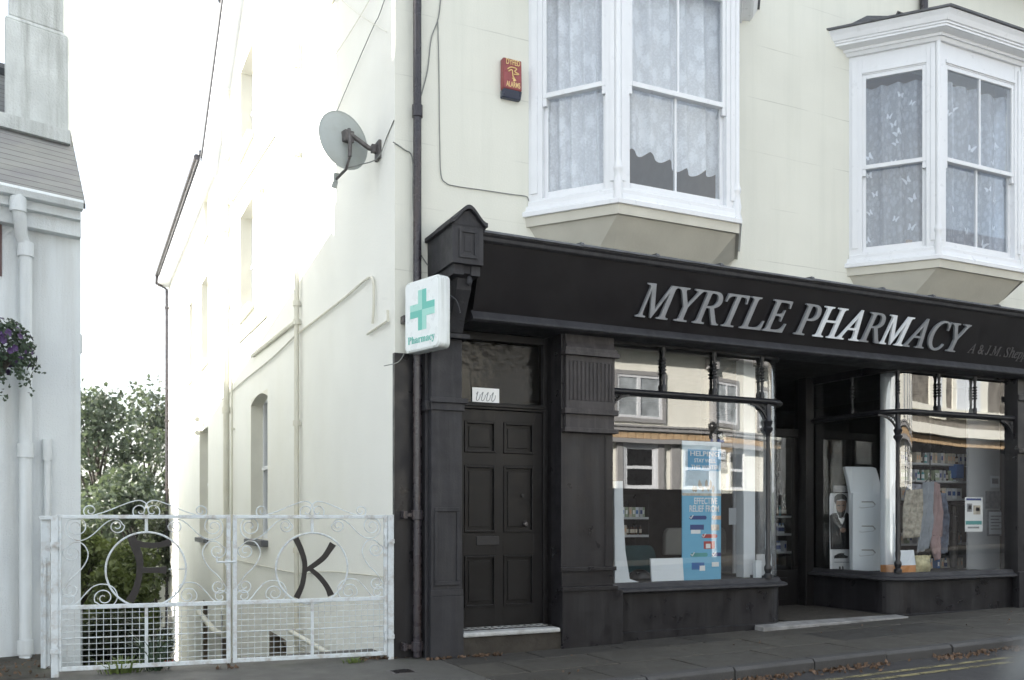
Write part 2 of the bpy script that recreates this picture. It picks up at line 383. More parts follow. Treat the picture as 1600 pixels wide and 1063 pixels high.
def asphalt(name, col, slabs=None, moss=False):
    m = bpy.data.materials.new(name); t, o = nodes(m); v = objco(t); b = t.nodes.new('ShaderNodeBsdfPrincipled')
    c = ramp(t, tex_noise(t, v, 1.1, 6), .3, tuple(x*.72 for x in col), .72, tuple(x*1.3 for x in col))
    c = mixc(t, .55, c, ramp(t, tex_noise(t, v, 210, 2), .3, tuple(x*.3 for x in col), .72, tuple(x*1.9 for x in col)))
    h = tex_noise(t, v, 120, 4)
    if slabs:
        br = t.nodes.new('ShaderNodeTexBrick'); br.inputs['Scale'].default_value = 1.0
        br.inputs['Brick Width'].default_value = slabs[0]; br.inputs['Row Height'].default_value = slabs[1]
        br.inputs['Mortar Size'].default_value = .002; br.inputs['Mortar Smooth'].default_value = .15
        br.inputs['Color1'].default_value = (.70,.70,.72,1); br.inputs['Color2'].default_value = (1.35,1.33,1.28,1); br.inputs['Mortar'].default_value = (.8,.8,.78,1)
        mp = t.nodes.new('ShaderNodeMapping'); mp.inputs['Location'].default_value = (.25,.04,0)
        t.links.new(v, mp.inputs[0]); t.links.new(mp.outputs[0], br.inputs['Vector'])
        c = mixc(t, 1.0, c, br.outputs['Color'], 'MULTIPLY')
    if moss:
        c = mixc(t, ramp(t, tex_noise(t, v, 2.3, 6), .55, (0,0,0), .75, (.6,)*3), c, (.05,.06,.03))
    t.links.new(c, b.inputs['Base Color'])
    t.links.new(ramp(t, tex_noise(t, v, 3, 4), .3, (.55,)*3, .7, (.85,)*3), b.inputs['Roughness'])
    bp = t.nodes.new('ShaderNodeBump'); bp.inputs['Strength'].default_value = .5; bp.inputs['Distance'].default_value = .006
    t.links.new(h, bp.inputs['Height']); t.links.new(bp.outputs[0], b.inputs['Normal'])
    t.links.new(b.outputs[0], o.inputs['Surface']); return m
ROADM = asphalt('road_asphalt', (.032,.031,.032)); PAVEM = asphalt('pavement_slabs', (.045,.0425,.037), (1.86,.62))
APRM = asphalt('gateway_concrete', (.075,.073,.066), None, True); KERBM = asphalt('kerb_stone', (.050,.049,.049))
SOIL = asphalt('dark_soil', (.030,.026,.018), None, True); HILLM = asphalt('hill_grass', (.05,.06,.03))
def slatemat(name, col, rows=.19, wide=4.0):
    m = bpy.data.materials.new(name); t, o = nodes(m); v = t.nodes.new('ShaderNodeTexCoord').outputs['UV']; b = t.nodes.new('ShaderNodeBsdfPrincipled')
    br = t.nodes.new('ShaderNodeTexBrick'); br.inputs['Scale'].default_value = 1.0
    br.inputs['Brick Width'].default_value = wide; br.inputs['Row Height'].default_value = rows; br.inputs['Mortar Size'].default_value = .007; br.inputs['Mortar Smooth'].default_value = .4
    br.inputs['Color1'].default_value = (*[x*.93 for x in col], 1); br.inputs['Color2'].default_value = (*[x*1.08 for x in col], 1); br.inputs['Mortar'].default_value = (*[x*.28 for x in col], 1)
    t.links.new(v, br.inputs['Vector'])
    c = mixc(t, ramp(t, tex_noise(t, v, 2.0, 5), .45, (0,0,0), .75, (.7,)*3), br.outputs['Color'], (.15,.14,.165))
    c = mixc(t, ramp(t, tex_noise(t, v, 3.1, 5), .5, (0,0,0), .8, (.6,)*3), c, (.28,.285,.25))
    t.links.new(c, b.inputs['Base Color']); b.inputs['Roughness'].default_value = .75
    bp = t.nodes.new('ShaderNodeBump'); bp.inputs['Strength'].default_value = .6; bp.inputs['Distance'].default_value = .02
    t.links.new(br.outputs['Fac'], bp.inputs['Height']); bp.invert = True; t.links.new(bp.outputs[0], b.inputs['Normal'])
    t.links.new(b.outputs[0], o.inputs['Surface']); return m
SLATE = slatemat('roof_slate', (.205,.21,.205), .125)
SLATED = M('dark_roof_slate', (.09,.095,.105), .6, var=.3, vscale=4, bump=.3, bscale=12)
def linepaint():
    m = bpy.data.materials.new('worn_yellow_line'); t, o = nodes(m); v = objco(t); b = t.nodes.new('ShaderNodeBsdfPrincipled')
    b.inputs['Base Color'].default_value = (.25,.22,.11,1); b.inputs['Roughness'].default_value = .7
    tr = t.nodes.new('ShaderNodeBsdfTransparent'); ms = t.nodes.new('ShaderNodeMixShader')
    t.links.new(ramp(t, tex_noise(t, v, 5, 8, .75), .40, (.1,)*3, .56, (.95,)*3), ms.inputs[0])
    t.links.new(tr.outputs[0], ms.inputs[1]); t.links.new(b.outputs[0], ms.inputs[2]); t.links.new(ms.outputs[0], o.inputs['Surface']); return m
YLINE = linepaint()

# ================================================================ THE SETTING
def H(x, y):                                             # terrain height: street level, then falling away behind the gates
    base = -0.13 + 0.017*min(max(0.0, x), 25.0)
    t = min(1.0, max(0.0, (y-0.75)/6.5)); t = t*t*(3-2*t)
    far = min(1.0, max(0.0, (y-10)/50.0)); up = max(0.0, (math.hypot(x, y)-150)/150.0)
    return base*(1-t) + t*-3.3 - 3.5*far + min(up, 1)*9
xs = [-900,-400,-200,-120,-60,-30,-14,-8,-5,-2.7,-1.35,0,3,6,12,25,40,80,150,300,900]
ys = [-900,-400,-200,-100,-40,-16,-8,-2,.74,1.2,2,3,4,5,6,7.4,10,14,20,28,40,60,90,140,200,300,500,900]
bm = bmesh.new(); g = [[bm.verts.new((x, y, H(x, y))) for x in xs] for y in ys]
for j in range(len(ys)-1):
    for i in range(len(xs)-1): bm.faces.new([g[j][i], g[j][i+1], g[j+1][i+1], g[j+1][i]])
mb = MB(); mb.bm.free(); mb.bm = bm
kind(mb.build('ground', HILLM, smooth=True), 'structure')
def sheet(name, mat, x0, x1, y0, y1, dz, n=24, th=0.0):
    mb = MB(); X = [x0+(x1-x0)*i/n for i in range(n+1)]
    for a, b in zip(X[:-1], X[1:]):
        za, zb = gz(a)+dz, gz(b)+dz
        if th: mb.hexa([(a,y0,za-th),(b,y0,zb-th),(b,y1,zb-th),(a,y1,za-th),(a,y0,za),(b,y0,zb),(b,y1,zb),(a,y1,za)])
        else: mb.poly([(a,y0,za),(b,y0,zb),(b,y1,zb),(a,y1,za)])
    return kind(mb.build(name, mat), 'structure')
sheet('road', ROADM, -40, 40, -10.4, -1.9, -0.105, 40)
mb = MB(); rg = random.Random(17)                         # flagstones laid with open joints over a dark bed
for j, (ya, yb) in enumerate(((-1.895, -1.29), (-1.271, -.66), (-.641, .30))):
    x = .372 - (.0 if j != 1 else .46)
    while x < 30:
        L = .93+rg.uniform(-.03, .03); a, b = max(x, .372), x+L-.019; x += L
        if b-a < .05: continue
        d = [rg.uniform(-.0035, .0035) for _ in range(4)]
        P = [(a, ya), (b, ya), (b, yb), (a, yb)]
        mb.hexa([(p[0], p[1], gz(p[0])-.04) for p in P]+[(p[0], p[1], gz(p[0])+d[i]) for i, p in enumerate(P)])
kind(mb.build('pavement', PAVEM, bevel=.005), 'structure')
sheet('pavement_bed', SOIL, .36, 30, -1.9, .6, -.014, 30)
sheet('gateway_apron', APRM, -16, .36, -1.9, .74, 0.0, 12)
sheet('opposite_pavement', PAVEM, -20, 30, -12.6, -10.4, 0.02, 30, .14)
mb = MB(); rg = random.Random(3); x = -12.0
while x < 26:                                            # separate kerb stones with open joints
    L = .90; a, b = x+.006, x+L-.006; j = rg.uniform(-.008, .008); k = rg.uniform(-.006, .006)
    za, zb = gz(a)+.004+k, gz(b)+.004+k
    prof = [(-2.03+j, -.13), (-2.03+j, -.028), (-2.005+j, .0), (-1.9, .0), (-1.9, -.13)]
    mb.loft([(a, p[0], za+p[1]) for p in prof], [(b, p[0], zb+p[1]) for p in prof]); x += L
kind(mb.build('kerb', KERBM, bevel=.006), 'structure')
for y in (-2.40, -2.58):
    mb = MB(); X = [-10+i*1.0 for i in range(37)]
    for a, b in zip(X[:-1], X[1:]): mb.poly([(a,y-.035,gz(a)-.101),(b,y-.035,gz(b)-.101),(b,y+.035,gz(b)-.101),(a,y+.035,gz(a)-.101)])
    kind(mb.build('yellow_line', YLINE), 'structure')
mb = MB()
for i in range(14):
    for j in range(3):
        a, b = -16+i*.935, -16+(i+1)*.935; c, d = .30+j*.5, .30+(j+1)*.5
        z = lambda x, y: .006 + .05*random.Random(int(x*37+y*91)).random()*(1 if y > .31 else 0)
        mb.poly([(a,c,z(a,c)),(b,c,z(b,c)),(b,d,z(b,d)),(a,d,z(a,d))])
kind(mb.build('soil', SOIL, smooth=True), 'structure')

# ================================================================ THE PHARMACY BUILDING
B = thing('pharmacy_building', 'tall cream corner building with black pharmacy shopfront and white bay windows', 'building')
def grid_wall(mb, us, zs, holes, f):
    us = sorted(set(us + [h[0] for h in holes] + [h[1] for h in holes])); zs = sorted(set(zs + [h[2] for h in holes] + [h[3] for h in holes]))
    for a, b in zip(us[:-1], us[1:]):
        for c, d in zip(zs[:-1], zs[1:]):
            m, n = (a+b)/2, (c+d)/2
            if any(h[0] < m < h[1] and h[2] < n < h[3] for h in holes): continue
            mb.poly([f(a,c), f(b,c), f(b,d), f(a,d)])
XR, YB = 11.0, 23.0
# front wall, with the shop opening and the openings behind the bays
BAYS = [(1.42, 2.015, 3.46, 4.055), (5.80, 6.445, 7.93, 8.575)]
mb = MB()
grid_wall(mb, [0, XR], [-.6, 8.9], [(.62, 9.2, -.6, 3.26)] + [(b[0]+.15, b[3]-.15, 4.5, 7.0) for b in BAYS], lambda a, c: (a, 0, c))
front = mb.build('front_wall', CREAM, B, fix=False)
# side wall: openings (y near, y far, z low, z high)
SIDEW = [(7.62, 8.91, 7.90, 9.46), (7.62, 8.95, 4.98, 6.82), (6.34, 7.84, .98, 3.37), (13.4, 14.15, 7.82, 8.72), (13.4, 14.6, 4.93, 6.9),
         (16.4, 17.2, 4.93, 6.94), (13.4, 14.95, .86, 3.4), (13.5, 14.3, -3.0, -.6), (10.6, 11.4, -3.0, -.6), (4.9, 6.2, -3.0, -.42), (2.3, 3.1, -3.0, -.36)]
mb = MB()
grid_wall(mb, [0, 6.0, 11.9, YB], [-5, 8.85], [h if h[3] < 8.85 else (h[0], h[1], h[2], 8.85) for h in SIDEW], lambda a, c: (0, a, c))
gl = lambda y: 8.85 + (12.4-8.85)*(y/6.0 if y <= 6 else (11.9-y)/5.9)
yy = [0, 3, 6, 7.62, 8.91, 10.4, 11.9]
for a, b in zip(yy[:-1], yy[1:]):
    zb = 9.46 if (a, b) == (7.62, 8.91) else 8.85
    mb.poly([(0,a,zb), (0,b,zb), (0,b,max(gl(b), zb)), (0,a,max(gl(a), zb))])
mb.poly([(0,11.9,8.85),(0,YB,8.85),(0,YB,9.0),(0,11.9,9.0)])
mb.build('side_wall', CREAMS, B, fix=False)
mb = MB()
mb.poly([(0,YB,-5),(XR,YB,-5),(XR,YB,9),(0,YB,9)]); mb.poly([(XR,0,-1),(XR,YB,-5),(XR,YB,9),(XR,0,8.9)])
mb.poly([(XR,0,8.85),(XR,11.9,8.85),(XR,6,12.4)]); mb.poly([(0,11.9,8.9),(XR,11.9,8.9),(XR,11.9,9.1),(0,11.9,9.1)])
mb.build('rear_wall', CREAMS, B, fix=False)
mb = MB()
for p0, p1 in (((-.42, 8.62), (6.0, 12.5)), ((12.2, 8.78), (6.0, 12.5))):
    for xa, xb in ((-.30, XR+.2),): mb.hexa([(xa,p0[0],p0[1]),(xb,p0[0],p0[1]),(xb,p1[0],p1[1]),(xa,p1[0],p1[1]),(xa,p0[0],p0[1]+.09),(xb,p0[0],p0[1]+.09),(xb,p1[0],p1[1]+.09),(xa,p1[0],p1[1]+.09)])
mb.hexa([(-.36,12.0,9.02),(XR/2,12.0,11.2),(XR/2,YB+.3,11.2),(-.36,YB+.3,9.02),(-.36,12.0,9.1),(XR/2,12.0,11.28),(XR/2,YB+.3,11.28),(-.36,YB+.3,9.1)])
mb.hexa([(XR/2,12.0,11.2),(XR+.3,12.0,9.02),(XR+.3,YB+.3,9.02),(XR/2,YB+.3,11.2),(XR/2,12.0,11.28),(XR+.3,12.0,9.1),(XR+.3,YB+.3,9.1),(XR/2,YB+.3,11.28)])
mb.build('roof', SLATED, B)
mb = MB()                                                # white boarded verge and boxed eaves
for a, b in ((6.0, 12.0),):
    za, zb = 12.48, 8.86
    mb.hexa([(-.30,a,za-.30),(0.0,a,za-.30),(0.0,b,zb-.26),(-.30,b,zb-.26),(-.30,a,za),(0.0,a,za),(0.0,b,zb),(-.30,b,zb)])
mb.box(-.34, 0.0, 12.02, YB+.02, 8.72, 8.98)
mb.build('eaves_board', WHITE, B)
mb = MB(); mb.tube([(-.40, 12.05, 8.97), (-.40, YB-.6, 8.93)], .062, 10); mb.build('gutter', PIPEB, B, smooth=True)
mb = MB(); mb.tube([(-.31, 12.0, 8.96), (-.31, 6.0, 12.54)], .028, 6); mb.build('verge_strip', LEAD, B, smooth=True)
mb = MB(); mb.tube([(-.40, YB-.7, 8.88), (-.40, YB-.5, 8.70), (-.07, YB-.15, 8.62), (-.07, YB-.12, -4)], .048, 8)
for z in (8.0, 4.4, 2.2, .2, -1.2): mb.box(-.13, 0, YB-.20, YB-.04, z, z+.06)
mb.build('downpipe', PIPEB, B, smooth=True)
# side windows: reveals, frames, panes, sills
for k, (y0, y1, z0, z1) in enumerate(SIDEW):
    base = z1 < 0; D = .20; arch = k in (2, 7, 8, 9, 10)
    mb = MB()                                            # plastered reveal
    mb.poly([(0,y1,z0),(D,y1,z0),(D,y1,z1),(0,y1,z1)]); mb.poly([(D,y0,z0),(0,y0,z0),(0,y0,z1),(D,y0,z1)])
    if arch:                                             # segmental head filling the top of the opening
        n = 8; rise = .11; P = []
        for i in range(n+1):
            t = i/n; P.append((y0+(y1-y0)*t, z1-rise+rise*(1-(2*t-1)**2)))
        for (a, za), (b, zb) in zip(P[:-1], P[1:]):
            mb.poly([(0,a,za),(0,b,zb),(0,b,z1),(0,a,z1)]); mb.poly([(0,a,za),(D,a,za),(D,b,zb),(0,b,zb)])
    else: mb.poly([(0,y0,z1),(D,y0,z1),(D,y1,z1),(0,y1,z1)])
    mb.poly([(0,y0,z0),(0,y1,z0),(D,y1,z0),(D,y0,z0)])
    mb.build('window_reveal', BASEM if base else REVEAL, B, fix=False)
    mb = MB(); x0, x1 = D, D+.07; f = .07; zt = z1; zm = (z0+z1)/2
    mb.box(x0,x1,y0,y0+f,z0,zt); mb.box(x0,x1,y1-f,y1,z0,zt); mb.box(x0,x1,y0+f,y1-f,z0,z0+.09); mb.box(x0,x1,y0+f,y1-f,zt-f,zt)
    mb.box(x0-.03,x1-.01,y0+f,y1-f,zm-.03,zm+.035)
    fr = mb.build('window_frame', BASEM if base else WHITE, B, bevel=.006)
    mb = MB(); mb.poly([(x0+.045,y0+f,z0+.09),(x0+.045,y1-f,z0+.09),(x0+.045,y1-f,zt-f),(x0+.045,y0+f,zt-f)])
    mb.build('pane', GLASSW, fr, fix=False)
    if not base:
        mb = MB(); mb.box(-.11, .05, y0-.06, y1+.06, z0-.10, z0)
        mb.build('window_sill', LEAD if k in (2, 6) else WHITEP, B, bevel=.008)
# pipes and conduits on the side wall
def sp(px, py, X=-.03): p = on_x(px, py, X); return (X, p.y, p.z)
mb = MB(); y = on_x(353.5, 500, -.09).y
mb.tube([(-.09, y, 9.6), (-.09, y, -.75), (-.12, y+.1, -.95), (-.14, y+1.2, -1.0), (-.14, y+3.9, -.85)], .062, 10)
for z in (8.3, 6.9, 5.4, 3.4, 1.2, -.5): mb.tube([(-.09, y, z-.05), (-.09, y, z+.07)], .078, 10)
mb.build('soil_pipe', WHITEP, B, smooth=True)
mb = MB(); y2 = y-.42; mb.tube([(-.05, y2, 9.2), (-.05, y2, .9)], .022, 8)
for z in (7.6, 6.2, 5.0, 3.0, 1.1): mb.box(-.075, 0, y2-.05, y2+.05, z, z+.03)
mb.build('waste_pipe', WHITEP, B, smooth=True)
y3 = on_x(463.5, 500, -.06).y
mb = MB(); mb.tube([(-.06, y3, 7.65), (-.06, y3, -1.4)], .034, 10); mb.tube([(-.06, y3, 7.35), (-.06, y3, 7.75)], .048, 10)
for z in (6.2, 4.2, 3.95, 2.6, .9): mb.tube([(-.06, y3, z-.03), (-.06, y3, z+.04)], .05, 10); mb.box(-.06, 0, y3-.03, y3+.03, z-.02, z+.02)
mb.build('vent_pipe', WHITEP, B, smooth=True)
def conduit(name, pts, r, mat, X=-.03, sm=True):
    P = [sp(a, b, X) for a, b in pts]
    mb = MB(); mb.tube(smoothpath(P, 5) if sm else P, r, 6); return mb.build(name, mat, B, smooth=True)
conduit('conduit', [(466, 521), (500, 495), (540, 464), (570, 438), (582, 436), (584, 470), (582, 506)], .014, WHITEP)
conduit('conduit', [(574, 522), (606, 501), (606, 485)], .014, WHITEP, sm=False)
conduit('cable', [(464, 522), (425, 560), (385, 592), (350, 622), (310, 650), (266, 690)], .012, SOFFIT)
conduit('waste_branch', [(394, 556), (462, 502)], .034, WHITEP, sm=False)
conduit('waste_branch', [(371, 535), (414, 493)], .034, WHITEP, sm=False)
conduit('waste_branch', [(352, 330), (372, 296), (427, 210)], .04, WHITEP, sm=False)
conduit('waste_branch', [(398, 205), (460, 105)], .02, WHITEP, sm=False)
conduit('cable', [(600, -40), (560, 30), (528, 80), (500, 118)], .004, WHITEP)
conduit('cable', [(604, -10), (592, 25), (582, 45), (545, 130), (520, 190)], .005, WIRE)
conduit('cable', [(520, -12), (560, 22), (604, 50)], .004, WHITEP)
conduit('cable', [(360, 872), (425, 888), (470, 896), (510, 893), (560, 897), (606, 902)], .009, WHITEP)
conduit('cable', [(270, 660), (272, 760)], .014, WHITEP, sm=False)
# small louvre and basement handrail line
mb = MB(); a = on_x(480, 1010, 0).y
for i in range(6): mb.box(-.035, .0, a, a+.34, -.75+i*.065, -.75+i*.065+.035)
mb.box(-.02, .0, a-.03, a+.37, -.79, -.35); mb.build('louvre_vent', SOFFIT, B)
# front painted base of the corner and the black downpipe
mb = MB(); mb.box(0.0, .62, -.006, .0, -.2, 2.91); mb.box(-.006, 0.0, -.006, .05, -.2, 2.91); mb.build('painted_base', BLACK, B)
px_ = fx(652, -.085)
mb = MB(); mb.tube([(px_, -.085, 8.7), (px_, -.085, .02)], .040, 12)
for z in (7.0, 5.2, 3.2): mb.tube([(px_, -.085, z-.05), (px_, -.085, z+.06)], .052, 12)
dp = mb.build('downpipe', PIPEB, B, smooth=True)
for z in (1.37, .12, 3.22):
    mb = MB(); mb.tube([(px_, -.085, z-.045), (px_, -.085, z+.045)], .056, 12); mb.box(px_-.13, px_+.09, -.09, -.075, z-.02, z+.02)
    mb.box(px_-.14, px_-.10, -.10, 0, z-.035, z+.035); mb.build('bracket', PIPEB, dp, bevel=.004)
# thin wires on the front
def fw(pts, r, mat, name='cable', Y=-.012):
    mb = MB(); mb.tube(smoothpath([on_y(a, b, Y) for a, b in pts], 5), r, 6); return mb.build(name, mat, B, smooth=True)
fw([(690, -20), (685, 28), (674, 60), (668, 110), (658, 150)], .006, WIRE)
fw([(684, 30), (686, 120), (687, 215), (689, 272), (697, 286), (712, 291), (760, 298), (800, 304), (822, 307), (826, 314)], .005, WIRE)
fw([(614, 222), (632, 234), (644, 246), (646, 300)], .006, WIRE); fw([(648, 240), (645, 290), (646, 330), (652, 385), (672, 420)], .006, WIRE)
fw([(600, 572), (622, 566), (632, 552)], .005, WIRE)

# ---------------------------------------------------------------- bay windows
def bay(X, horizon_items):
    x0, x1, x2, x3 = X; p = .75
    e = bpy.data.objects.new('bay_window', None); COL.objects.link(e); e.empty_display_size = .2; attach(e, B); 
    pts = [Vector((x0, 0)), Vector((x1, -p)), Vector((x2, -p)), Vector((x3, 0))]
    path = [(q.x, q.y) for q in pts]
    eA = pts[0]-(pts[1]-pts[0])*.5; eD = pts[3]+(pts[3]-pts[2])*.5; pathx = [(eA.x, eA.y)]+path[1:3]+[(eD.x, eD.y)]
    FR = MB(); POST = MB(); panes = []; sashes = []
    for i in range(3):
        P, Q = pts[i], pts[i+1]; d = (Q-P); L = d.length; d = d/L; n = Vector((d.y, -d.x)); f = ((P.x, P.y), (d.x, d.y), (n.x, n.y))
        wl = .15 if i == 0 else .13; wr = .15 if i == 2 else .13
        FR.fbox(f, .0, wl, -.11, 0, 4.50, 6.97); FR.fbox(f, L-wr, L, -.11, 0, 4.50, 6.97)
        FR.fbox(f, .03, wl-.05, 0, .014, 4.62, 6.9); FR.fbox(f, L-wr+.05, L-.03, 0, .014, 4.62, 6.9)
        FR.fbox(f, wl, L-wr, -.11, -.004, 4.50, 4.565); FR.fbox(f, wl, L-wr, -.11, -.004, 6.72, 6.97)
        FR.fbox(f, wl-.004, L-wr+.004, -.004, .010, 6.735, 6.775)
        u0, u1 = wl, L-wr
        for lo, hi, k in ((4.565, 5.615, -.095), (5.575, 6.72, -.05)):
            sb = MB(); s = .042
            sb.fbox(f, u0, u0+s, k, k+.04, lo, hi); sb.fbox(f, u1-s, u1, k, k+.04, lo, hi)
            if k < -.06: sb.fbox(f, u0+s, u1-s, k, k+.04, lo, lo+.075); sb.fbox(f, u0+s, u1-s, k, k+.04, hi-.035, hi)
            else:
                sb.fbox(f, u0+s, u1-s, k, k+.042, lo, lo+.05); sb.fbox(f, u0+s, u1-s, k, k+.04, hi-.05, hi)
                sb.fbox(f, u0, u0+s, k+.002, k+.038, lo-.08, lo); sb.fbox(f, u1-s, u1, k+.002, k+.038, lo-.08, lo)
            if i == 1: sb.fbox(f, (u0+u1)/2-.012, (u0+u1)/2+.012, k+.004, k+.036, lo+.04, hi-.03)
            so = sb.build('sash', WHITE, e, bevel=.004)
            pb = MB(); a = Vector(f[0]); g = lambda u, z: (a.x+d.x*u+n.x*(k+.02), a.y+d.y*u+n.y*(k+.02), z)
            pb.poly([g(u0+.02, lo+.02), g(u1-.02, lo+.02), g(u1-.02, hi-.02), g(u0+.02, hi-.02)]); pb.build('pane', GLASSW, e, fix=False)
    # moulded transom band, apron rails
    FR.sweep(path, [(0.0, 4.50), (.016, 4.50), (.016, 4.535), (.004, 4.55), (0.0, 4.55)])
    fo = FR.build('frame', WHITE, e, bevel=.005)
    for q in pts[1:3]:
        mb = MB(); mb.lathe([(.0, 4.38), (.052, 4.385), (.056, 4.44), (.04, 4.50), (.05, 4.56), (.042, 4.62), (.034, 4.70), (.044, 4.72), (.046, 4.75), (.036, 4.78), (.030, 4.82), (.030, 6.96), (0, 6.965)], (q.x, q.y, 0), 14)
        mb.build('corner_bead', WHITE, e, smooth=True)
    mb = MB(); mb.sweep(pathx, [(-.12, 4.385), (.055, 4.385), (.058, 4.43), (.03, 4.452), (.02, 4.50), (-.12, 4.50)])
    mb.build('sill', WHITE, e, bevel=.004)
    mb = MB()
    mb.sweep(pathx, [(-.03, 4.29), (.025, 4.29), (.03, 4.385), (-.03, 4.385)])
    lo = [(x0+.50, .0, 3.62), (x1+.30, -.10, 3.62), (x2-.30, -.10, 3.62), (x3-.50, .0, 3.62)]
    hi = [(x0-.0, 0, 4.30), (x1, -p, 4.30), (x2, -p, 4.30), (x3, 0, 4.30)]
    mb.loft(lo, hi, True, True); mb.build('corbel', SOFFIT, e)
    mb = MB()
    mb.sweep(pathx, [(-.1, 6.96), (.03, 6.96), (.05, 7.0), (.07, 7.0), (.075, 7.03), (.15, 7.05), (.17, 7.05), (.17, 7.075), (.185, 7.08), (.185, 7.10), (.20, 7.105), (.225, 7.16), (.25, 7.20), (.25, 7.215), (-.1, 7.215)])
    mb.build('cornice', WHITE, e, bevel=.002)
    mb = MB(); mb.sweep(pathx, [(-.2, 7.217), (.275, 7.217), (.28, 7.238), (-.2, 7.25)])
    q = .26; mb.loft([(x0-.2,0,7.25),(x1-.12,-p-.2,7.25),(x2+.12,-p-.2,7.25),(x3+.2,0,7.25)], [(x0+.3,0,7.55),(x1+.1,-.2,7.55),(x2-.1,-.2,7.55),(x3-.3,0,7.55)])
    mb.build('lead_roof', LEAD, e)
    return pts
def curtain(P, Q, z0, z1, mat, label, scallop, seed, motif=None, back=.17, folds=60, group=None):
    rg = random.Random(seed); d = (Q-P); L = d.length; d = d/L; n = Vector((d.y, -d.x))
    nu, nz = 90, 26; mb = MB(); V = []
    ph = [rg.uniform(0, 6.28) for _ in range(4)]
    def pos(u, z):
        k = .030*math.sin(u*folds+ph[0]+.5*math.sin(z*2+ph[3]))+.016*math.sin(u*folds*.43+ph[1])+.008*math.sin(u*folds*1.9+ph[2]+z)
        return (P.x+d.x*u-n.x*(back-k), P.y+d.y*u-n.y*(back-k), z)
    for i in range(nu+1):
        u = .10+(L-.20)*i/nu; zb = z0+scallop*.8*(1-abs(math.sin(u*14+ph[1])))+scallop*.7*math.sin(u*5+ph[0])
        V.append([mb.bm.verts.new(pos(u, zb+(z1-zb)*j/nz)) for j in range(nz+1)])
    for i in range(nu):
        for j in range(nz): mb.bm.faces.new([V[i][j], V[i+1][j], V[i+1][j+1], V[i][j+1]])
    o = mb.build('net_curtain', mat, smooth=True, fix=False); tag(o, label, 'curtain', group)
    if motif:                                            # woven butterflies
        mb = MB()
        for q in range(motif):
            u = .16+(L-.32)*rg.random(); z = z0+.1+(z1-z0-.2)*(q+.5)/motif; s = rg.uniform(.04, .062); a0 = rg.uniform(-.7, .7)
            for sg in (-1, 1):
                for (pa, pb, pc, pd) in (((0,0),(.5,.75),(1.0,.85),(.75,.05)), ((0,0),(.75,.05),(.7,-.6),(.25,-.5))):
                    R = []
                    for (a, b) in (pa, pb, pc, pd):
                        a *= sg*.8; aa = a*math.cos(a0)-b*math.sin(a0); bb = a*math.sin(a0)+b*math.cos(a0)
                        t = pos(u+aa*s, z+bb*s); R.append((t[0]+n.x*.008, t[1]+n.y*.008, t[2]))
                    mb.poly(R)
        mb.build('butterfly_motif', MOTIF, o, fix=False)
    return o
pA = bay(BAYS[0], 0); pB = bay(BAYS[1], 1)
CG = 'net curtains in the first bay window'; 
curtain(pA[0], pA[1], 4.60, 6.9, LACE1, 'floral lace curtain in the narrow left side of the first bay', .015, 1, folds=46)
curtain(pA[1], pA[2], 4.93, 6.9, LACE1, 'short scalloped lace curtain across the front of the first bay', .07, 2, folds=30)
curtain(pA[2], pA[3], 4.60, 6.9, LACE1, 'lace curtain in the turned away right side of the first bay', .015, 3, folds=46)
curtain(pB[0], pB[1], 4.58, 6.62, LACE2, 'sheer butterfly curtain in the left side of the far bay with cornice', .01, 4, 16, folds=34)
curtain(pB[1], pB[2], 4.58, 6.62, LACE2, 'sheer butterfly curtain across the front of the far bay with cornice', .01, 5, 16, folds=26)
curtain(pB[2], pB[3], 4.58, 6.62, LACE2, 'sheer butterfly curtain in the turned away side of the far bay', .01, 6, 8, folds=34)
for b in BAYS:                                           # rooms behind the bays
    mb = MB(); x0, x3 = b[0]-.35, b[3]+.35
    for q in ([(x0,3.2,4.4),(x3,3.2,4.4),(x3,3.2,7.2),(x0,3.2,7.2)], [(x0,.05,4.4),(x0,3.2,4.4),(x0,3.2,7.2),(x0,.05,7.2)], [(x3,.05,4.4),(x3,3.2,4.4),(x3,3.2,7.2),(x3,.05,7.2)],
              [(x0,.05,7.2),(x3,.05,7.2),(x3,3.2,7.2),(x0,3.2,7.2)], [(b[0]+.15,.03,4.52),(b[1]+.09,-.66,4.52),(b[2]-.09,-.66,4.52),(b[3]-.15,.03,4.52),(b[3]-.15,3.2,4.52),(b[0]+.15,3.2,4.52)]): mb.poly(q)
    mb.build('upstairs_room', ROOMW, B, fix=False)
o = MB().box(2.28, 2.62, -.52, -.47, 4.53, 4.66).build('small_box', CLAY, bevel=.006); tag(o, 'small pale box on the sill inside the first bay window', 'box')
o = MB().box(6.33, 6.62, -.42, -.38, 4.53, 4.70).build('small_box', ROOMW, bevel=.006); tag(o, 'small brown box behind the butterfly curtain of the far bay', 'box')
mb = MB(); mb.tube([(6.50, -.10, 7.62), (7.25, -.30, 7.44)], .04, 4); mb.tube([(7.02, -.06, 7.5), (7.02, -.06, 9)], .05, 10)
mb.build('overflow_pipe', PIPEB, B)

# ---------------------------------------------------------------- the shopfront
def pilaster(x0, x1, yf, rows):                          # stacked boxes: (z0, z1, grow)
    pass
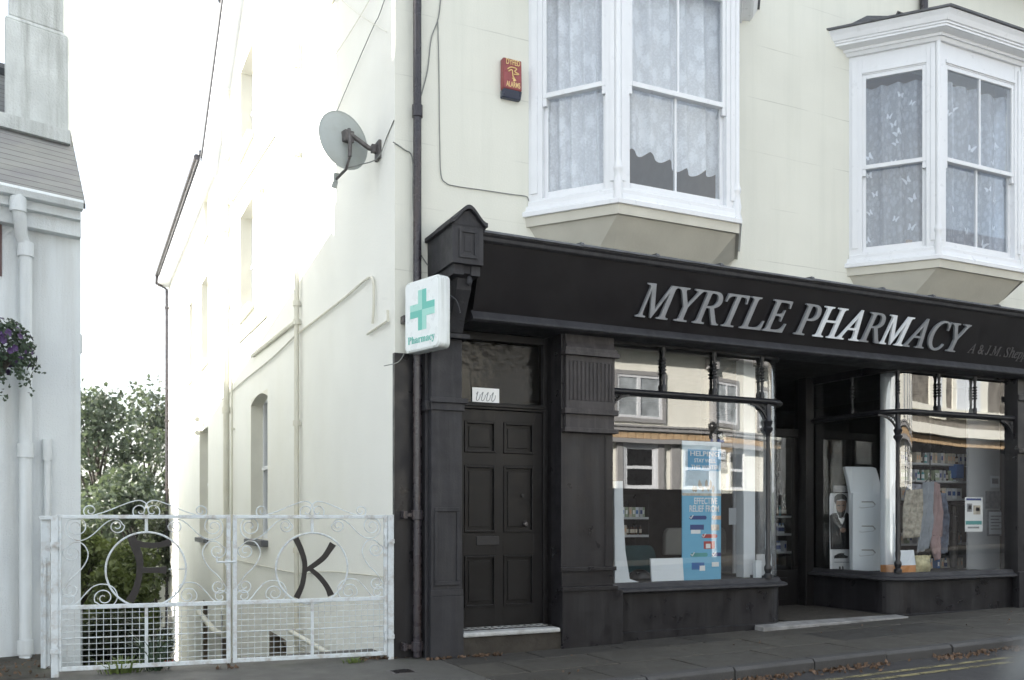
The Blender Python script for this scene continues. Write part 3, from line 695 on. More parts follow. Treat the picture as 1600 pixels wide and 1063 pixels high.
# left pilaster and console
PL = fx(674, -.22); PR = fx(722, -.22)
mb = MB()
mb.box(PL, PR, -.22, -.001, -.15, 3.04)
mb.box(PL-.012, PR+.012, -.235, -.22, -.15, .60); mb.box(PL-.008, PR+.008, -.232, -.22, .60, .66)
for a, b, c, d in ((PL+.03, PR-.03, 1.40, 1.44), (PL+.03, PR-.03, .70, .74), (PL+.03, PL+.06, .74, 1.40), (PR-.06, PR-.03, .74, 1.40)): mb.box(a, b, -.236, -.22, c, d)
mb.box(PL-.025, PR+.045, -.265, -.22, 2.43, 2.48); mb.box(PL-.012, PR+.02, -.242, -.22, 2.36, 2.43); mb.box(PL-.05, PL, -.20, 0, 2.36, 2.45)
mb.box(PL-.03, PL-.0, -.14, 0, -.1, 3.0); mb.box(PL-.035, PR+.05, -.30, 0.0, 3.04, 3.085)
mb.build('pilaster', BLACKG, B, bevel=.005)
CX0, CX1 = .329, .632
con = MB()
con.box(CX0, CX1, -.65, 0, 3.65, 4.0)
n = 16; prof = []
for i in range(n+1):
    t = i/n; s = abs(2*t-1); prof.append((CX0-.03+(CX1-CX0+.06)*t, 4.0+.145*(0.5+0.5*math.cos(math.pi*s))))
con.prism(prof, lambda a, b, d: (a, d, b-.01), -.65, 0)
cap = [(a, b+.002) for a, b in prof]+[(a, b+.04) for a, b in prof[::-1]]
con.prism(cap, lambda a, b, d: (a, d, b-.008), -.69, 0)
con.prism([(0,3.65),(-.58,3.65),(-.58,3.58),(-.52,3.55),(-.50,3.45),(-.44,3.36),(-.36,3.22),(-.30,3.09),(0,3.09)], lambda a, b, d: (d, a, b), CX0+.10, CX1-.06)
con.box(CX0+.03, CX0+.13, -.60, -.02, 3.56, 3.65); con.box(CX1-.10, CX1-.01, -.60, -.02, 3.56, 3.65)
for a, b, c, d in ((.06,.24,3.70,3.73),(.06,.24,3.93,3.96),(.06,.09,3.73,3.93),(.21,.24,3.73,3.93)): con.box(CX0+a, CX0+b, -.664, -.65, c, d)
con.box(CX0+.115, CX0+.185, -.655, -.65, 3.76, 3.90)
con.blob((CX0+.2, -.56, 3.52), .03, .03, .05, 2)
con.build('console', BLACKG, B, bevel=.006)
# right pilaster with fluted block
QL = fx(877, -.22); QR = fx(957, -.22)
mb = MB()
mb.box(QL, QR, -.22, -.0, -.15, 3.26)
mb.box(QL-.01, QR+.10, -.265, -.22, -.1, .60); mb.box(QL-.02, QR+.03, -.285, -.22, .60, .645)
mb.box(QL-.02, QR+.025, -.262, -.22, .80, .84); mb.box(QL, QR, -.232, -.22, .645, .80)
mb.box(QR-.10, QR-.085, -.226, -.22, .84, 2.2); mb.box(QR-.085, QR, -.229, -.22, .84, 2.2)
mb.build('pilaster', BLACK, B, bevel=.005)
mb = MB(); a0, a1 = QL+.03, QR-.004
mb.box(a0, a1, -.262, -.22, 2.25, 2.39); mb.box(a0, a1, -.262, -.22, 2.445, 2.98)
mb.box(a0-.03, a1+.03, -.30, -.22, 2.205, 2.25); mb.box(a0-.03, a1+.03, -.30, -.22, 2.39, 2.445)
mb.box(a0-.035, a1+.04, -.315, -.22, 2.98, 3.02); mb.box(a0-.02, a1+.02, -.30, -.22, 3.02, 3.06)
mb.prism([(-.22,3.06),(-.29,3.06),(-.26,3.12),(-.25,3.2),(-.22,3.2)], lambda p, q, d: (d, p, q), a0, a1)
nf = 11; wd = (a1-a0-.08)/(nf*2-1)
for i in range(nf):
    c = a0+.04+wd*(2*i+.5); mb.tube([(c, -.262, 2.53), (c, -.262, 2.92)], wd*.75, 8)
mb.box(a0, a0+.03, -.272, -.262, 2.445, 2.98); mb.box(a1-.03, a1, -.272, -.262, 2.445, 2.98)
mb.box(a0+.03, a1-.03, -.272, -.262, 2.92, 2.98); mb.box(a0+.03, a1-.03, -.272, -.262, 2.445, 2.53)
mb.build('fluted_block', FLUTE, B, bevel=.004)
# far right pilaster
RX0 = 8.60
mb = MB(); mb.box(RX0, 9.25, -.22, .02, -.1, 3.26); mb.box(RX0-.03, 9.28, -.26, -.22, 2.2, 2.26); mb.box(RX0-.02, 9.28, -.25, -.22, 2.9, 2.98); mb.box(RX0-.04, 9.28, -.27, -.22, 0, .62); mb.box(9.25, 9.32, -.18, .02, -.1, 3.26)
mb.build('pilaster', BLACK, B, bevel=.005)
# fascia: sloping name board
FY0, FZ0, FY1, FZ1 = -.36, 3.245, -.585, 3.90
FUP = Vector((0, FY1-FY0, FZ1-FZ0)).normalized(); FN = Vector((1,0,0)).cross(FUP)
FXR = 10.4
mb = MB(); mb.prism([(0, 3.25), (FY0, 3.25), (FY1, 3.90), (0, 3.90)], lambda a, b, d: (d, a, b), .645, FXR)
fas = mb.build('fascia', FASCIA, B)
mb = MB()
mb.prism([(0, 3.195), (FY0-.045, 3.195), (FY0-.07, 3.212), (FY0-.068, 3.225), (FY0-.012, 3.30), (FY0+.01, 3.24), (0, 3.24)], lambda a, b, d: (d, a, b), .625, FXR)
mb.build('lower_moulding', BLACKG, fas)
mb = MB()
mb.prism([(0, 3.90), (FY1-.01, 3.885), (FY1-.03, 3.90), (FY1-.035, 3.93), (FY1-.055, 3.945), (FY1-.06, 3.965), (0, 4.02)], lambda a, b, d: (d, a, b), .635, FXR)
mb.build('upper_moulding', BLACKG, fas)
mb = MB(); rg = random.Random(9); x = .64                 # dressed lead capping with lapped joints
while x < FXR:
    L = rg.uniform(.8, 1.3); b = min(x+L, FXR); k = rg.uniform(0, .006)
    mb.hexa([(x,FY1-.075,3.952+k),(b+.02,FY1-.075,3.952+k),(b+.02,-.0,4.03+k),(x,-.0,4.03+k),(x,FY1-.07,3.978+k),(b+.02,FY1-.07,3.972+k),(b+.02,-.0,4.05+k),(x,-.0,4.05+k)])
    mb.hexa([(b-.02,FY1-.08,3.97),(b+.03,FY1-.08,3.97),(b+.03,-.3,4.01),(b-.02,-.3,4.01),(b-.015,FY1-.07,4.0),(b+.02,FY1-.07,3.995),(b+.02,-.3,4.03),(b-.02,-.3,4.03)]); x = b
mb.build('lead_capping', LEAD, fas, bevel=.004)
FP = Vector((0, FY0, FZ0)) + FN*.006
def fpt(px, py): return on_plane(px, py, FP, FN)
# raised metal letters, one part each
me = text_mesh(serif('MYRTLE PHARMACY', 'it'), .014, .006, res=8)
a = fpt(989.5, 493.5); b = fpt(1514, 0); b = fpt(1513, 512)
vs = [v.co for v in me.vertices]; x0 = min(v.x for v in vs); x1 = max(v.x for v in vs)
base = fpt(1030, 498.5); capH = 0.66
top = fpt(1013, 443.5); bot = fpt(1003, 494.8); ch = (top-bot).dot(FUP)
for v in me.vertices: v.co.x -= x0
place(me, Vector((a.x, bot.y, bot.z))+FN*.03, (1,0,0), FUP, (b.x-a.x)/(x1-x0), ch/.675, 1.0)
bmx = bmesh.new(); bmx.from_mesh(me); bmx.verts.ensure_lookup_table()
seen = set(); comps = []
for v in bmx.verts:
    if v.index in seen: continue
    st = [v]; seen.add(v.index); cmp_ = []
    while st:
        q = st.pop(); cmp_.append(q)
        for e_ in q.link_edges:
            r = e_.other_vert(q)
            if r.index not in seen: seen.add(r.index); st.append(r)
    comps.append(cmp_)
comps = [c for c in comps]
# join components (front face, sides) that overlap in x heavily into one letter
def cen(c): xs_ = [v.co.x for v in c]; return (min(xs_)+max(xs_))/2
comps.sort(key=cen); groups_ = []
for c in comps:
    if groups_ and abs(cen(c)-cen(groups_[-1][0])) < .06: groups_[-1].append(c)
    else: groups_.append([c])
letters = 'MYRTLEPHARMACY'
for i, gr in enumerate(groups_):
    keep = set(v for c in gr for v in c); nb = bmesh.new(); mp_ = {}
    for v in keep: mp_[v] = nb.verts.new(v.co)
    for f in bmx.faces:
        if f.verts[0] in keep: nb.faces.new([mp_[v] for v in f.verts])
    m2 = bpy.data.meshes.new('letter'); nb.to_mesh(m2); nb.free()
    bright = i in (7, 8, 10)  # brighter reflection of these letters is put into their metal colour
    lo_ = link('letter', m2, STEELB if bright else STEEL, fas)
bmx.free(); bpy.data.meshes.remove(me)
q = fpt(1509, 556); q2 = fpt(1512, 541)
writing(serif('A & J.M. Sheppard', 'it'), q+FN*.002, (1,0,0), FUP, .17, FAINT, fas, 'lettering', width=1.36, offset=.006)

# window glass follows the curved corners into the lobby
def arcpts(cx, cy, r, a0, a1, n=10): return [(cx+r*math.cos(rad(a0+(a1-a0)*i/n)), cy+r*math.sin(rad(a0+(a1-a0)*i/n))) for i in range(n+1)]
YG = -.12; RB = .30
LX = 4.72; RXX = 6.45; LBY = 1.45
pathL = [(QR, YG), (3.0, YG), (3.7, YG)] + arcpts(LX-RB, YG+RB, RB, -90, 0) + [(LX, .8), (LX, LBY)]
pathR = [(RXX, LBY), (RXX, .8)] + arcpts(RXX+RB, YG+RB, RB, 180, 270) + [(7.6, YG), (RX0, YG)]
SILLZ = .60
def shopwindow(path, cols, corner):
    e = bpy.data.objects.new('shop_window', None); COL.objects.link(e); e.empty_display_size = .2; attach(e, B)
    mb = MB(); mb.sweep(path, [(0, SILLZ), (0, 3.24)], closed_prof=False); mb.build('glass', GLASS, e, smooth=True, fix=False)
    mb = MB(); mb.sweep(path, [(-.10, SILLZ-.05), (.10, SILLZ-.05), (.125, SILLZ-.035), (.12, SILLZ-.015), (.05, SILLZ+.005), (.03, SILLZ+.05), (-.10, SILLZ+.05)])
    mb.build('sill', BLACKG, e, bevel=.003)
    mb = MB(); mb.sweep(path, [(-.06, -.25), (.02, -.25), (.02, SILLZ-.05), (-.06, SILLZ-.05)]); mb.sweep(path, [(.02, -.2), (.035, -.2), (.035, .13), (.02, .14)])
    mb.build('stall_riser', BLACK, e)
    mb = MB(); mb.sweep(path, [(-.025, 2.635), (.045, 2.635), (.07, 2.66), (.07, 2.675), (.045, 2.70), (-.025, 2.70)])
    mb.build('transom', IRON, e, bevel=.003)
    mb = MB(); mb.sweep(path, [(-.05, 3.17), (.03, 3.17), (.03, 3.26), (-.05, 3.26)]); mb.build('head', BLACK, e)
    def turned(x, y):
        mb = MB(); r = .017
        pr = [(r*1.5, 2.70), (r*1.5, 2.76), (r*.9, 2.78), (r*1.0, 2.86)]
        for q in range(5): z = 2.88+q*.036; pr += [(r*.95, z), (r*1.75, z+.010), (r*1.75, z+.018), (r*.95, z+.030)]
        pr += [(r*.9, 3.07), (r*1.25, 3.12), (r*1.6, 3.14), (r*1.6, 3.17)]
        mb.lathe(pr, (x, y, 0), 12); mb.build('colonnette', IRON, e, smooth=True)
    for x, y in cols: turned(x, y)
    def bracket(x, y, d):                                # pierced iron spandrel under the transom
        mb = MB(); n = 12; R = .25
        A = [(d[0]*t, t) for t in (0,)]
        outer = [(R*(1-math.cos(rad(90*i/n))), -R*1.15*(1-math.sin(rad(90*i/n)))) for i in range(n+1)]
        P = lambda a, b, k: (x+d[0]*a, y+d[1]*a+k, 2.635+b)
        for i in range(n):
            (a0_, b0_), (a1_, b1_) = outer[i], outer[i+1]
            mb.hexa([P(a0_,b0_-.016,-.012),P(a1_,b1_-.016,-.012),P(a1_,b1_-.016,.012),P(a0_,b0_-.016,.012),P(a0_,b0_+.008,-.012),P(a1_,b1_+.008,-.012),P(a1_,b1_+.008,.012),P(a0_,b0_+.008,.012)])
        for k in range(6):
            t = .025+k*.030; zt = -R*1.15*(1-math.sin(math.acos(max(-1, min(1, 1-t/R)))))
            mb.tube([P(t, -.004, 0), P(t*.4, zt*.9-.01, 0)], .006, 5); mb.tube([P(t*.5, -.006, 0), P(t, zt, 0)], .006, 5)
            mb.blob(P(t*.62, zt*.45, 0), .013, .008, .013, 1)
        mb.build('bracket', IRON, e)
    cx, cy = corner
    mb = MB(); r = .026
    pr = [(r*1.9, SILLZ+.05), (r*1.9, SILLZ+.09), (r*1.2, SILLZ+.11), (r*1.7, SILLZ+.15), (r*1.7, SILLZ+.18), (r*1.05, SILLZ+.21), (r*1.35, SILLZ+.30), (r, SILLZ+.34),
          (r*.85, 2.26), (r*1.0, 2.30), (r*2.0, 2.34), (r*2.2, 2.36), (r*1.4, 2.385), (r*1.9, 2.42), (r*2.1, 2.44), (r*1.2, 2.47), (r*1.2, 2.635)]
    mb.lathe(pr, (cx, cy, 0), 16); mb.build('iron_column', IRON, e, smooth=True)
    return e, bracket
eL, brL = shopwindow(pathL, [(fx(1034.5, YG), YG-.03), (fx(1113.5, YG), YG-.03), (fx(1188, YG), YG-.03)], (fx(1200, YG-.02), YG-.02))
brL(QR, YG-.03, (1, 0)); brL(fx(1200, YG-.02), YG-.02, (-1, 0))
eR, brR = shopwindow(pathR, [(RXX-.03, .55), (fx(1403, YG), YG-.0), (fx(1464, YG), YG-.03), (fx(1520, YG), YG-.03)], (fx(1403, -.06), -.06))
brR(fx(1403, -.06), -.06, (1, 0)); brR(RX0, YG-.03, (-1, 0)); brR(fx(1403, -.06), -.06, (-.8, .55))
# shop interior shell, lobby ceiling and floor
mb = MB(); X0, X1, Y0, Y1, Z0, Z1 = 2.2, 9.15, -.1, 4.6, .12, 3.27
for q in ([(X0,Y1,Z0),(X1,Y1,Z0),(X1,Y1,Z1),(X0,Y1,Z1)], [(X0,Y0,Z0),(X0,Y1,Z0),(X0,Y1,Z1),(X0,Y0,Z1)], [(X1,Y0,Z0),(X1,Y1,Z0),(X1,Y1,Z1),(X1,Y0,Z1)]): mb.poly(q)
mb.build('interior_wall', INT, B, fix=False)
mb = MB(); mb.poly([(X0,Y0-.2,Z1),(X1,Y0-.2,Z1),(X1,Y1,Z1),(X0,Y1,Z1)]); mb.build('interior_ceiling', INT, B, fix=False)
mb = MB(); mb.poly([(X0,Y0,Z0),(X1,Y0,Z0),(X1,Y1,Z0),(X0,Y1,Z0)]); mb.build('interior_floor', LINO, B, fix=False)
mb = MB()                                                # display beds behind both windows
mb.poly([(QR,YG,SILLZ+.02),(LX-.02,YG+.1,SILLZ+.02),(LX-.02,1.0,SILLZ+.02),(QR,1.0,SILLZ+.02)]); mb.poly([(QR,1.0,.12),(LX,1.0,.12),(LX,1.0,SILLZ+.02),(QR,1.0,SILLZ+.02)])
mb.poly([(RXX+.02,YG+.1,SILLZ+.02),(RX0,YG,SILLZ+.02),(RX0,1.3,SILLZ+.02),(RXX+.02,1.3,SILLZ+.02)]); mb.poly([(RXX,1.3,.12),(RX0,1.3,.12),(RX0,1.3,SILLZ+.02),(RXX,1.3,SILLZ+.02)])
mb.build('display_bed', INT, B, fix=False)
# shop door at the back of the lobby
mb = MB(); y = LBY
mb.box(LX, LX+.12, y-.05, y+.06, .1, 3.26); mb.box(RXX-.12, RXX, y-.05, y+.06, .1, 3.26); mb.box(LX+.12, RXX-.12, y-.05, y+.06, 2.45, 2.56)
mb.box(LX+.12, RXX-.12, y-.03, y+.02, .12, .62); mb.box(5.55, 5.62, y-.04, y+.04, .62, 2.45); mb.box(LX+.12, LX+.24, y-.03, y+.02, .62, 2.45); mb.box(RXX-.22, RXX-.12, y-.03, y+.02, .62, 2.45)
mb.box(5.75, 6.10, y-.045, y-.03, .22, .52); mb.box(RXX-.26, RXX-.10, y-.055, y-.03, .62, .66); mb.box(RXX-.16, RXX-.02, y-.2, y-.05, .1, 3.26)
sd = mb.build('shop_door', DOORP, B, bevel=.006)
mb = MB(); mb.poly([(LX+.2,y,.62),(RXX-.2,y,.62),(RXX-.2,y,2.45),(LX+.2,y,2.45)]); mb.build('pane', GLASS, sd, fix=False)
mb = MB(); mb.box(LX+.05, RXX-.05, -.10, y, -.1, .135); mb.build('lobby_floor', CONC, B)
mb = MB(); xa = fx(1193, -.30); xb = fx(1420, -.28)
mb.loft([(xa,-.30,gz(xa)-.05),(xb,-.28,gz(xb)-.05),(xb,-.08,gz(xb)-.05),(xa,-.08,gz(xa)-.05)], [(xa,-.30,.112),(xb,-.28,.128),(xb,-.08,.136),(xa,-.08,.136)]); mb.build('doorstep', STONED, B, bevel=.01)
# glazed return panels edges (bright glass edges)
for (x_, y_) in ((RXX, LBY-.12),):
    mb = MB(); mb.box(x_-.012, x_+.004, y_-.02, y_+.0, .66, 2.62); mb.build('glazing_bead', INTW, B)

# house door in its recess
DY = .10; DX0, DX1 = .62, QL
mb = MB(); mb.poly([(DX0,-.0,-.1),(DX0,DY+.05,-.1),(DX0,DY+.05,3.26),(DX0,-.0,3.26)]); mb.poly([(QL,-.0,-.1),(QL,DY+.05,-.1),(QL,DY+.05,3.26),(QL,0,3.26)])
mb.poly([(DX0-.1,-.36,3.2),(QL+.1,-.36,3.2),(QL+.1,.3,3.2),(DX0-.1,.3,3.2)])
mb.poly([(DX0,DY+.12,2.4),(2.2,DY+.12,2.4),(2.2,DY+.12,3.3),(DX0,DY+.12,3.3)])
mb.build('door_recess', DOORP, B, fix=False)
def dz(row): return fz(770, row, DY)
def dxx(px): return fx(px, DY)
zt, zb = dz(641), .165
mb = MB(); mb.box(DX0, DX0+.035, DY-.03, DY+.08, zb-.1, 3.2); mb.box(QL-.05, QL, DY-.03, DY+.08, zb-.1, 3.2); mb.box(DX0+.035, QL-.05, DY-.035, DY+.08, zt+.0, zt+.07); mb.box(DX0+.02, QL-.03, DY-.055, DY-.035, zt+.025, zt+.055)
mb.box(DX0+.035, QL-.05, DY-.03, DY+.08, 3.12, 3.2); mb.build('door_frame', DOORP, B, bevel=.006)
d0, d1 = DX0+.035, QL-.05; dm = (d0+d1)/2; st = .10; ms_ = .045
mb = MB(); yb, yf = DY+.035, DY+.0
mb.box(d0, d1, yb-.01, yb+.01, zb, zt)                   # recessed panel sheet
rails = [(zt-.12, zt), (dz(728), dz(708)), (dz(868), dz(832)), (zb, dz(948))]
for a, b in rails: mb.box(d0, d1, yf, yb, a, b)
for a, b in ((d0, d0+st), (dm-ms_, dm+ms_), (d1-st, d1)): mb.box(a, b, yf-.001, yb, zb, zt)
for (a, b) in ((d0+st, dm-ms_), (dm+ms_, d1-st)):
    for lo_z, hi_z in ((dz(708), zt-.12), (dz(832), dz(728)), (dz(948), dz(868))):
        m_ = .022
        for bb in ((a, a+m_, lo_z, hi_z), (b-m_, b, lo_z, hi_z), (a+m_, b-m_, lo_z, lo_z+m_), (a+m_, b-m_, hi_z-m_, hi_z)): mb.box(bb[0], bb[1], yf-.014, yb, bb[2], bb[3])
        mb.box(a+.055, b-.055, yb-.022, yb, lo_z+.055, hi_z-.055)
fd = mb.build('front_door', DOORP, B, bevel=.004)
mb = MB(); mb.box(dxx(744), dxx(779), yf-.014, yf, dz(852), dz(838)); mb.build('letterbox', IRON, fd, bevel=.004)
mb = MB(); mb.lathe([(.0, 0), (.022, 0), (.026, -.01), (.02, -.035), (0, -.04)], (dxx(820), yf, dz(819)), 14, 'y'); mb.build('door_knob', RUST, fd, smooth=True)
mb = MB(); mb.lathe([(.0, 0), (.017, 0), (.017, -.01), (0, -.012)], (dxx(816.5), yf, dz(774)), 14, 'y'); mb.build('lock', IRON, fd, smooth=True)
mb = MB(); mb.poly([(d0, DY+.03, zt+.07), (d1, DY+.03, zt+.07), (d1, DY+.03, 3.13), (d0, DY+.03, 3.13)]); mb.build('fanlight', SMOKE, B, fix=False)
# step with chequered mat
mb = MB(); s0, s1 = fx(726, -.22), fx(876, -.24); sz = fz(800, 985, -.24)
mb.box(s0-.02, s1-.01, -.26, DY+.06, sz-.045, sz); mb.build('doorstep', STONE, B, bevel=.014)
mb = MB(); mb.box(DX0-.02, QL+.02, -.23, DY+.06, -.12, sz-.045); mb.build('step_riser', CONC, B)
mt = MB(); mt.box(DX0+.03, QL-.03, -.11, DY-.02, sz, sz+.008); o = mt.build('door_grating', DARK); tag(o, 'dark patterned grating mat on the step of the panelled door', 'doormat')
g2 = MB(); nx = 13
for i in range(nx):
    for j in range(2):
        a = DX0+.05+(QL-DX0-.11)*i/nx; y = -.095+j*.085
        g2.box(a, a+.022, y, y+.06, sz+.008, sz+.012); g2.box(a+.022, a+.055, y+.022+.02*(j), y+.036+.02*j, sz+.008, sz+.012)
g2.build('pattern', STONE, o)
# entry buttons on the reveal
for i, (r0, r1) in enumerate(((732, 745), (748, 758))):
    p = on_x(832.5, (r0+r1)/2, QL-.014); h = .085
    mb = MB(); mb.box(QL-.014, QL, p.y-.028, p.y+.028, p.z-h/2+.004, p.z+h/2-.004); o = mb.build('doorbell', CARD, bevel=.004)
    tag(o, ['upper pale bell push plate on the dark door reveal', 'lower pale bell push plate on the dark door reveal'][i], 'doorbell', 'bell push plates')
    mb = MB(); mb.box(QL-.017, QL-.013, p.y-.012, p.y+.012, p.z-.018, p.z+.018); mb.build('button', NAVY, o)
for i, r in enumerate((764, 773)):
    p = on_x(835, r, QL-.012); mb = MB(); mb.lathe([(0,0),(.014,0),(.014,-.012),(0,-.014)], (QL, p.y, p.z), 12, 'x'); o = mb.build('lock_escutcheon', STONE, smooth=True)
    tag(o, ['upper small bright lock stud below the bell plates', 'lower small bright lock stud below the bell plates'][i], 'lock', 'lock studs')
p0 = on_y(738, 632, DY+.012); p1 = on_y(780, 608, DY+.012)
mb = MB(); mb.box(p0.x, p1.x, DY+.012, DY+.018, p0.z, p1.z); o = mb.build('notice_card', WHITEPR); tag(o, 'white card with looped squiggles in the fanlight above the door', 'notice')
mb = MB(); L = p1.x-p0.x; hh = p1.z-p0.z
for k in range(4):
    P = [(p0.x+L*(.14+.19*k+.10*math.sin(t*1.3)*.5+.10*t/6.3), DY+.010, p0.z+hh*(.50+.26*math.sin(t+.4))) for t in [6.3*i/16 for i in range(17)]]
    mb.tube(P, .004, 5)
mb.build('squiggle', PRINTG, o)

# ================================================================ THINGS ON THE BUILDING
# pharmacy light box
e_ = Vector((-.29, .957, 0)).normalized(); nS = Vector((-.957, -.29, 0))     # along the sign, towards the wall; face direction
SO = Vector((.218, -.61, 0)); SW, SH, ST, SZ = .53, .66, .125, 2.885
sg = thing('pharmacy_sign', 'white light box with green cross projecting beside the console', 'sign', (.14, -.36, SZ))
def SP(a, z, k=0): return SO + e_*a + nS*k + Vector((0, 0, z))
def rrect(w_, h_, r, n=6):
    P = []
    for cx, cy, a0 in ((w_-r, r, -90), (w_-r, h_-r, 0), (r, h_-r, 90), (r, r, 180)):
        for i in range(n+1): a = rad(a0+90*i/n); P.append((cx+r*math.cos(a), cy+r*math.sin(a)))
    return P
mb = MB(); rr_ = rrect(SW, SH, .05)
mb.prism(rr_, lambda a, b, d: SP(a, SZ+b, d), -ST, 0); mb.build('case', SIGNS, sg, bevel=.012)
fc = [(a*.94+SW*.03, b*.945+SH*.027) for a, b in rr_]
mb = MB(); mb.prism(fc, lambda a, b, d: SP(a, SZ+b, d), 0.0, .006); mb.build('face_panel', SIGNW, sg, bevel=.003)
def cross(cx, cz, R, hw):                                # four arms, each in two tones like folded paper
    for k, (dx_, dz_) in enumerate(((0, 1), (1, 0), (0, -1), (-1, 0))):
        for s in (-1, 1):
            px2, pz2 = -dz_*s, dx_*s
            pts = [(cx, cz), (cx+dx_*hw+px2*hw, cz+dz_*hw+pz2*hw), (cx+dx_*R+px2*hw, cz+dz_*R+pz2*hw), (cx+dx_*R, cz+dz_*R)]
            mb = MB(); mb.prism(pts, lambda a, b, d: SP(SW-a, SZ+b, d), .006, .009)
            light = (s > 0) if k % 2 == 0 else (s < 0)
            yield mb, light
L1, L2 = MB(), MB()
for mb, light in cross(SW*.53, SH*.565, .185, .062):
    bmt = bpy.data.meshes.new('tmp'); mb.bm.to_mesh(bmt); mb.bm.free(); (L1 if light else L2).bm.from_mesh(bmt); bpy.data.meshes.remove(bmt)
L1.build('cross', GR2, sg); L2.build('cross', GR1, sg)
writing(serif('Pharmacy', 'b'), SP(SW-.06, SZ+.055, .009), -e_, (0,0,1), .088, GR1, sg, width=.41)
mb = MB(); q0 = SP(.2, SZ+.46, -ST); mb.tube([q0, (.36, q0.y, q0.z)], .018, 8); q0 = SP(.2, SZ+.16, -ST); mb.tube([q0, (.36, q0.y, q0.z)], .018, 8)
mb.tube(smoothpath([SP(.05, SZ+.50, -ST), SP(-.01, SZ+.44, -ST-.06), SP(-.03, SZ+.33, -ST-.09)]), .008, 6)
mb.build('bracket', IRON, sg, smooth=True)

# alarm boxes
def alarm(pxl, pxr, rt, rb, label, txt, Y=-.085):
    a = on_y(pxl, rb, Y); b = on_y(pxr, rt, Y); cx = (a.x+b.x)/2
    w2 = (b.x-a.x)/2; z0, z1 = a.z, b.z
    t = thing('alarm_box', label, 'alarm box', (cx, 0, z0))
    zs = z0+(z1-z0)*.20
    mb = MB(); mb.hexa([(cx-w2,-.085,zs),(cx+w2,-.085,zs),(cx+w2,0,zs),(cx-w2,0,zs),(cx-w2,-.075,z1),(cx+w2,-.075,z1),(cx+w2,0,z1),(cx-w2,0,z1)]); mb.build('case', RED, t, bevel=.012)
    mb = MB(); mb.hexa([(cx-w2,-.055,z0),(cx+w2,-.055,z0),(cx+w2,0,z0),(cx-w2,0,z0),(cx-w2,-.085,zs-.002),(cx+w2,-.085,zs-.002),(cx+w2,0,zs-.002),(cx-w2,0,zs-.002)]); mb.build('base', NAVYP, t, bevel=.008)
    if txt:
        up = (0, .03, 1)
        writing('DYFED', (cx-w2*.72, -.0835, z0+(z1-z0)*.83), (1,0,0), up, .055, YELT, t, width=w2*1.5, offset=.01)
        writing('ALARMS', (cx-w2*.72, -.0865, z0+(z1-z0)*.255), (1,0,0), up, .055, YELT, t, width=w2*1.5, offset=.01)
        mb = MB(); H_ = z1-z0; zc = z0+H_*.57
        mb.tube(smoothpath([(cx-.06,-.084,zc+.05),(cx-.02,-.084,zc+.075),(cx+.04,-.084,zc+.07),(cx+.02,-.084,zc+.04),(cx+.065,-.084,zc+.02),(cx+.01,-.085,zc+.01)]), .006, 5)
        mb.tube(smoothpath([(cx-.05,-.084,zc+.03),(cx-.01,-.084,zc+.05),(cx-.0,-.085,zc-.01),(cx+.03,-.085,zc-.05),(cx-.01,-.086,zc-.03)]), .006, 5); mb.blob((cx+.012,-.085,zc-.045), .014, .006, .02, 1)
        mb.build('emblem', YELT, t)
    return t
alarm(787, 816, 95, 149, 'red bell box with yellow lettering left of the nearer bay', True)
alarm(1593.5, 1622, 276, 316, 'red bell box cut by the right edge beside the far bay', True)

# satellite dish seen from behind
W0 = on_x(592, 233, 0); dC = on_plane(537, 219, Vector((-.36, .62, 5.1)), Vector((0, 1, 0))); dn = Vector((-.24, .95, -.16)).normalized()
sd_ = thing('satellite_dish', 'grey satellite dish on a bent arm bolted to the white side wall', 'satellite dish', (0, W0.y, W0.z))
du = dn.cross(Vector((0,0,1))).normalized(); dv = du.cross(dn)*-1
if dv.z < 0: dv = -dv
mb = MB(); rings = []; nr, ns = 8, 36
def dpt(r, a, k=0):
    d = .055*(r*r-1)
    return dC + du*(.265*r*math.cos(a)) + dv*(.30*r*math.sin(a)) + dn*(d+k)
for side, k in ((0, 0.0), (1, .008)):
    rg_ = []
    for i in range(nr+1): rg_.append([mb.bm.verts.new(dpt(max(i/nr, .001), 2*math.pi*j/ns, k)) for j in range(ns)])
    for i in range(nr):
        for j in range(ns): mb.bm.faces.new([rg_[i][j], rg_[i][(j+1) % ns], rg_[i+1][(j+1) % ns], rg_[i+1][j]])
    rings.append(rg_[-1])
for j in range(ns): mb.bm.faces.new([rings[0][j], rings[0][(j+1) % ns], rings[1][(j+1) % ns], rings[1][j]])
mb.tube([dpt(1, 2*math.pi*j/ns, .004) for j in range(ns)], .009, 6, closed=True)
mb.build('dish', DISH, sd_, smooth=True)
bk = dC - dn*.055
mb = MB(); mb.tube([(0.0, W0.y, W0.z-.02), (-.10, W0.y-.0, W0.z-.01), bk-dn*.05+dv*.02], .024, 10)
mb.tube([bk-dn*.06+dv*.06, bk-dn*.06-dv*.10, bk-dn*.03-dv*.22], .020, 8)
mb.fbox(((bk.x, bk.y), (du.x, du.y), (-dn.x, -dn.y)), -.05, .05, -.03, .07, bk.z-.06, bk.z+.05)
mb.build('arm', RUST, sd_, bevel=.004)
lp = dC - dv*.32 + dn*.22 + du*-.0
mb = MB(); mb.tube([bk-dn*.03-dv*.22, dC-dv*.31+dn*.0, lp], .013, 8); mb.build('feed_arm', RUST, sd_, smooth=True)
mb = MB(); ax = (dC-lp).normalized(); mb.tube([lp-ax*.08, lp-ax*.02, lp-ax*.02, lp+ax*.03, lp+ax*.07], [.028, .028, .02, .02, .032], 12); mb.tube([lp+dv*-.03, lp+dv*.06], .022, 8); mb.build('feed_horn', DISH, sd_, smooth=True)
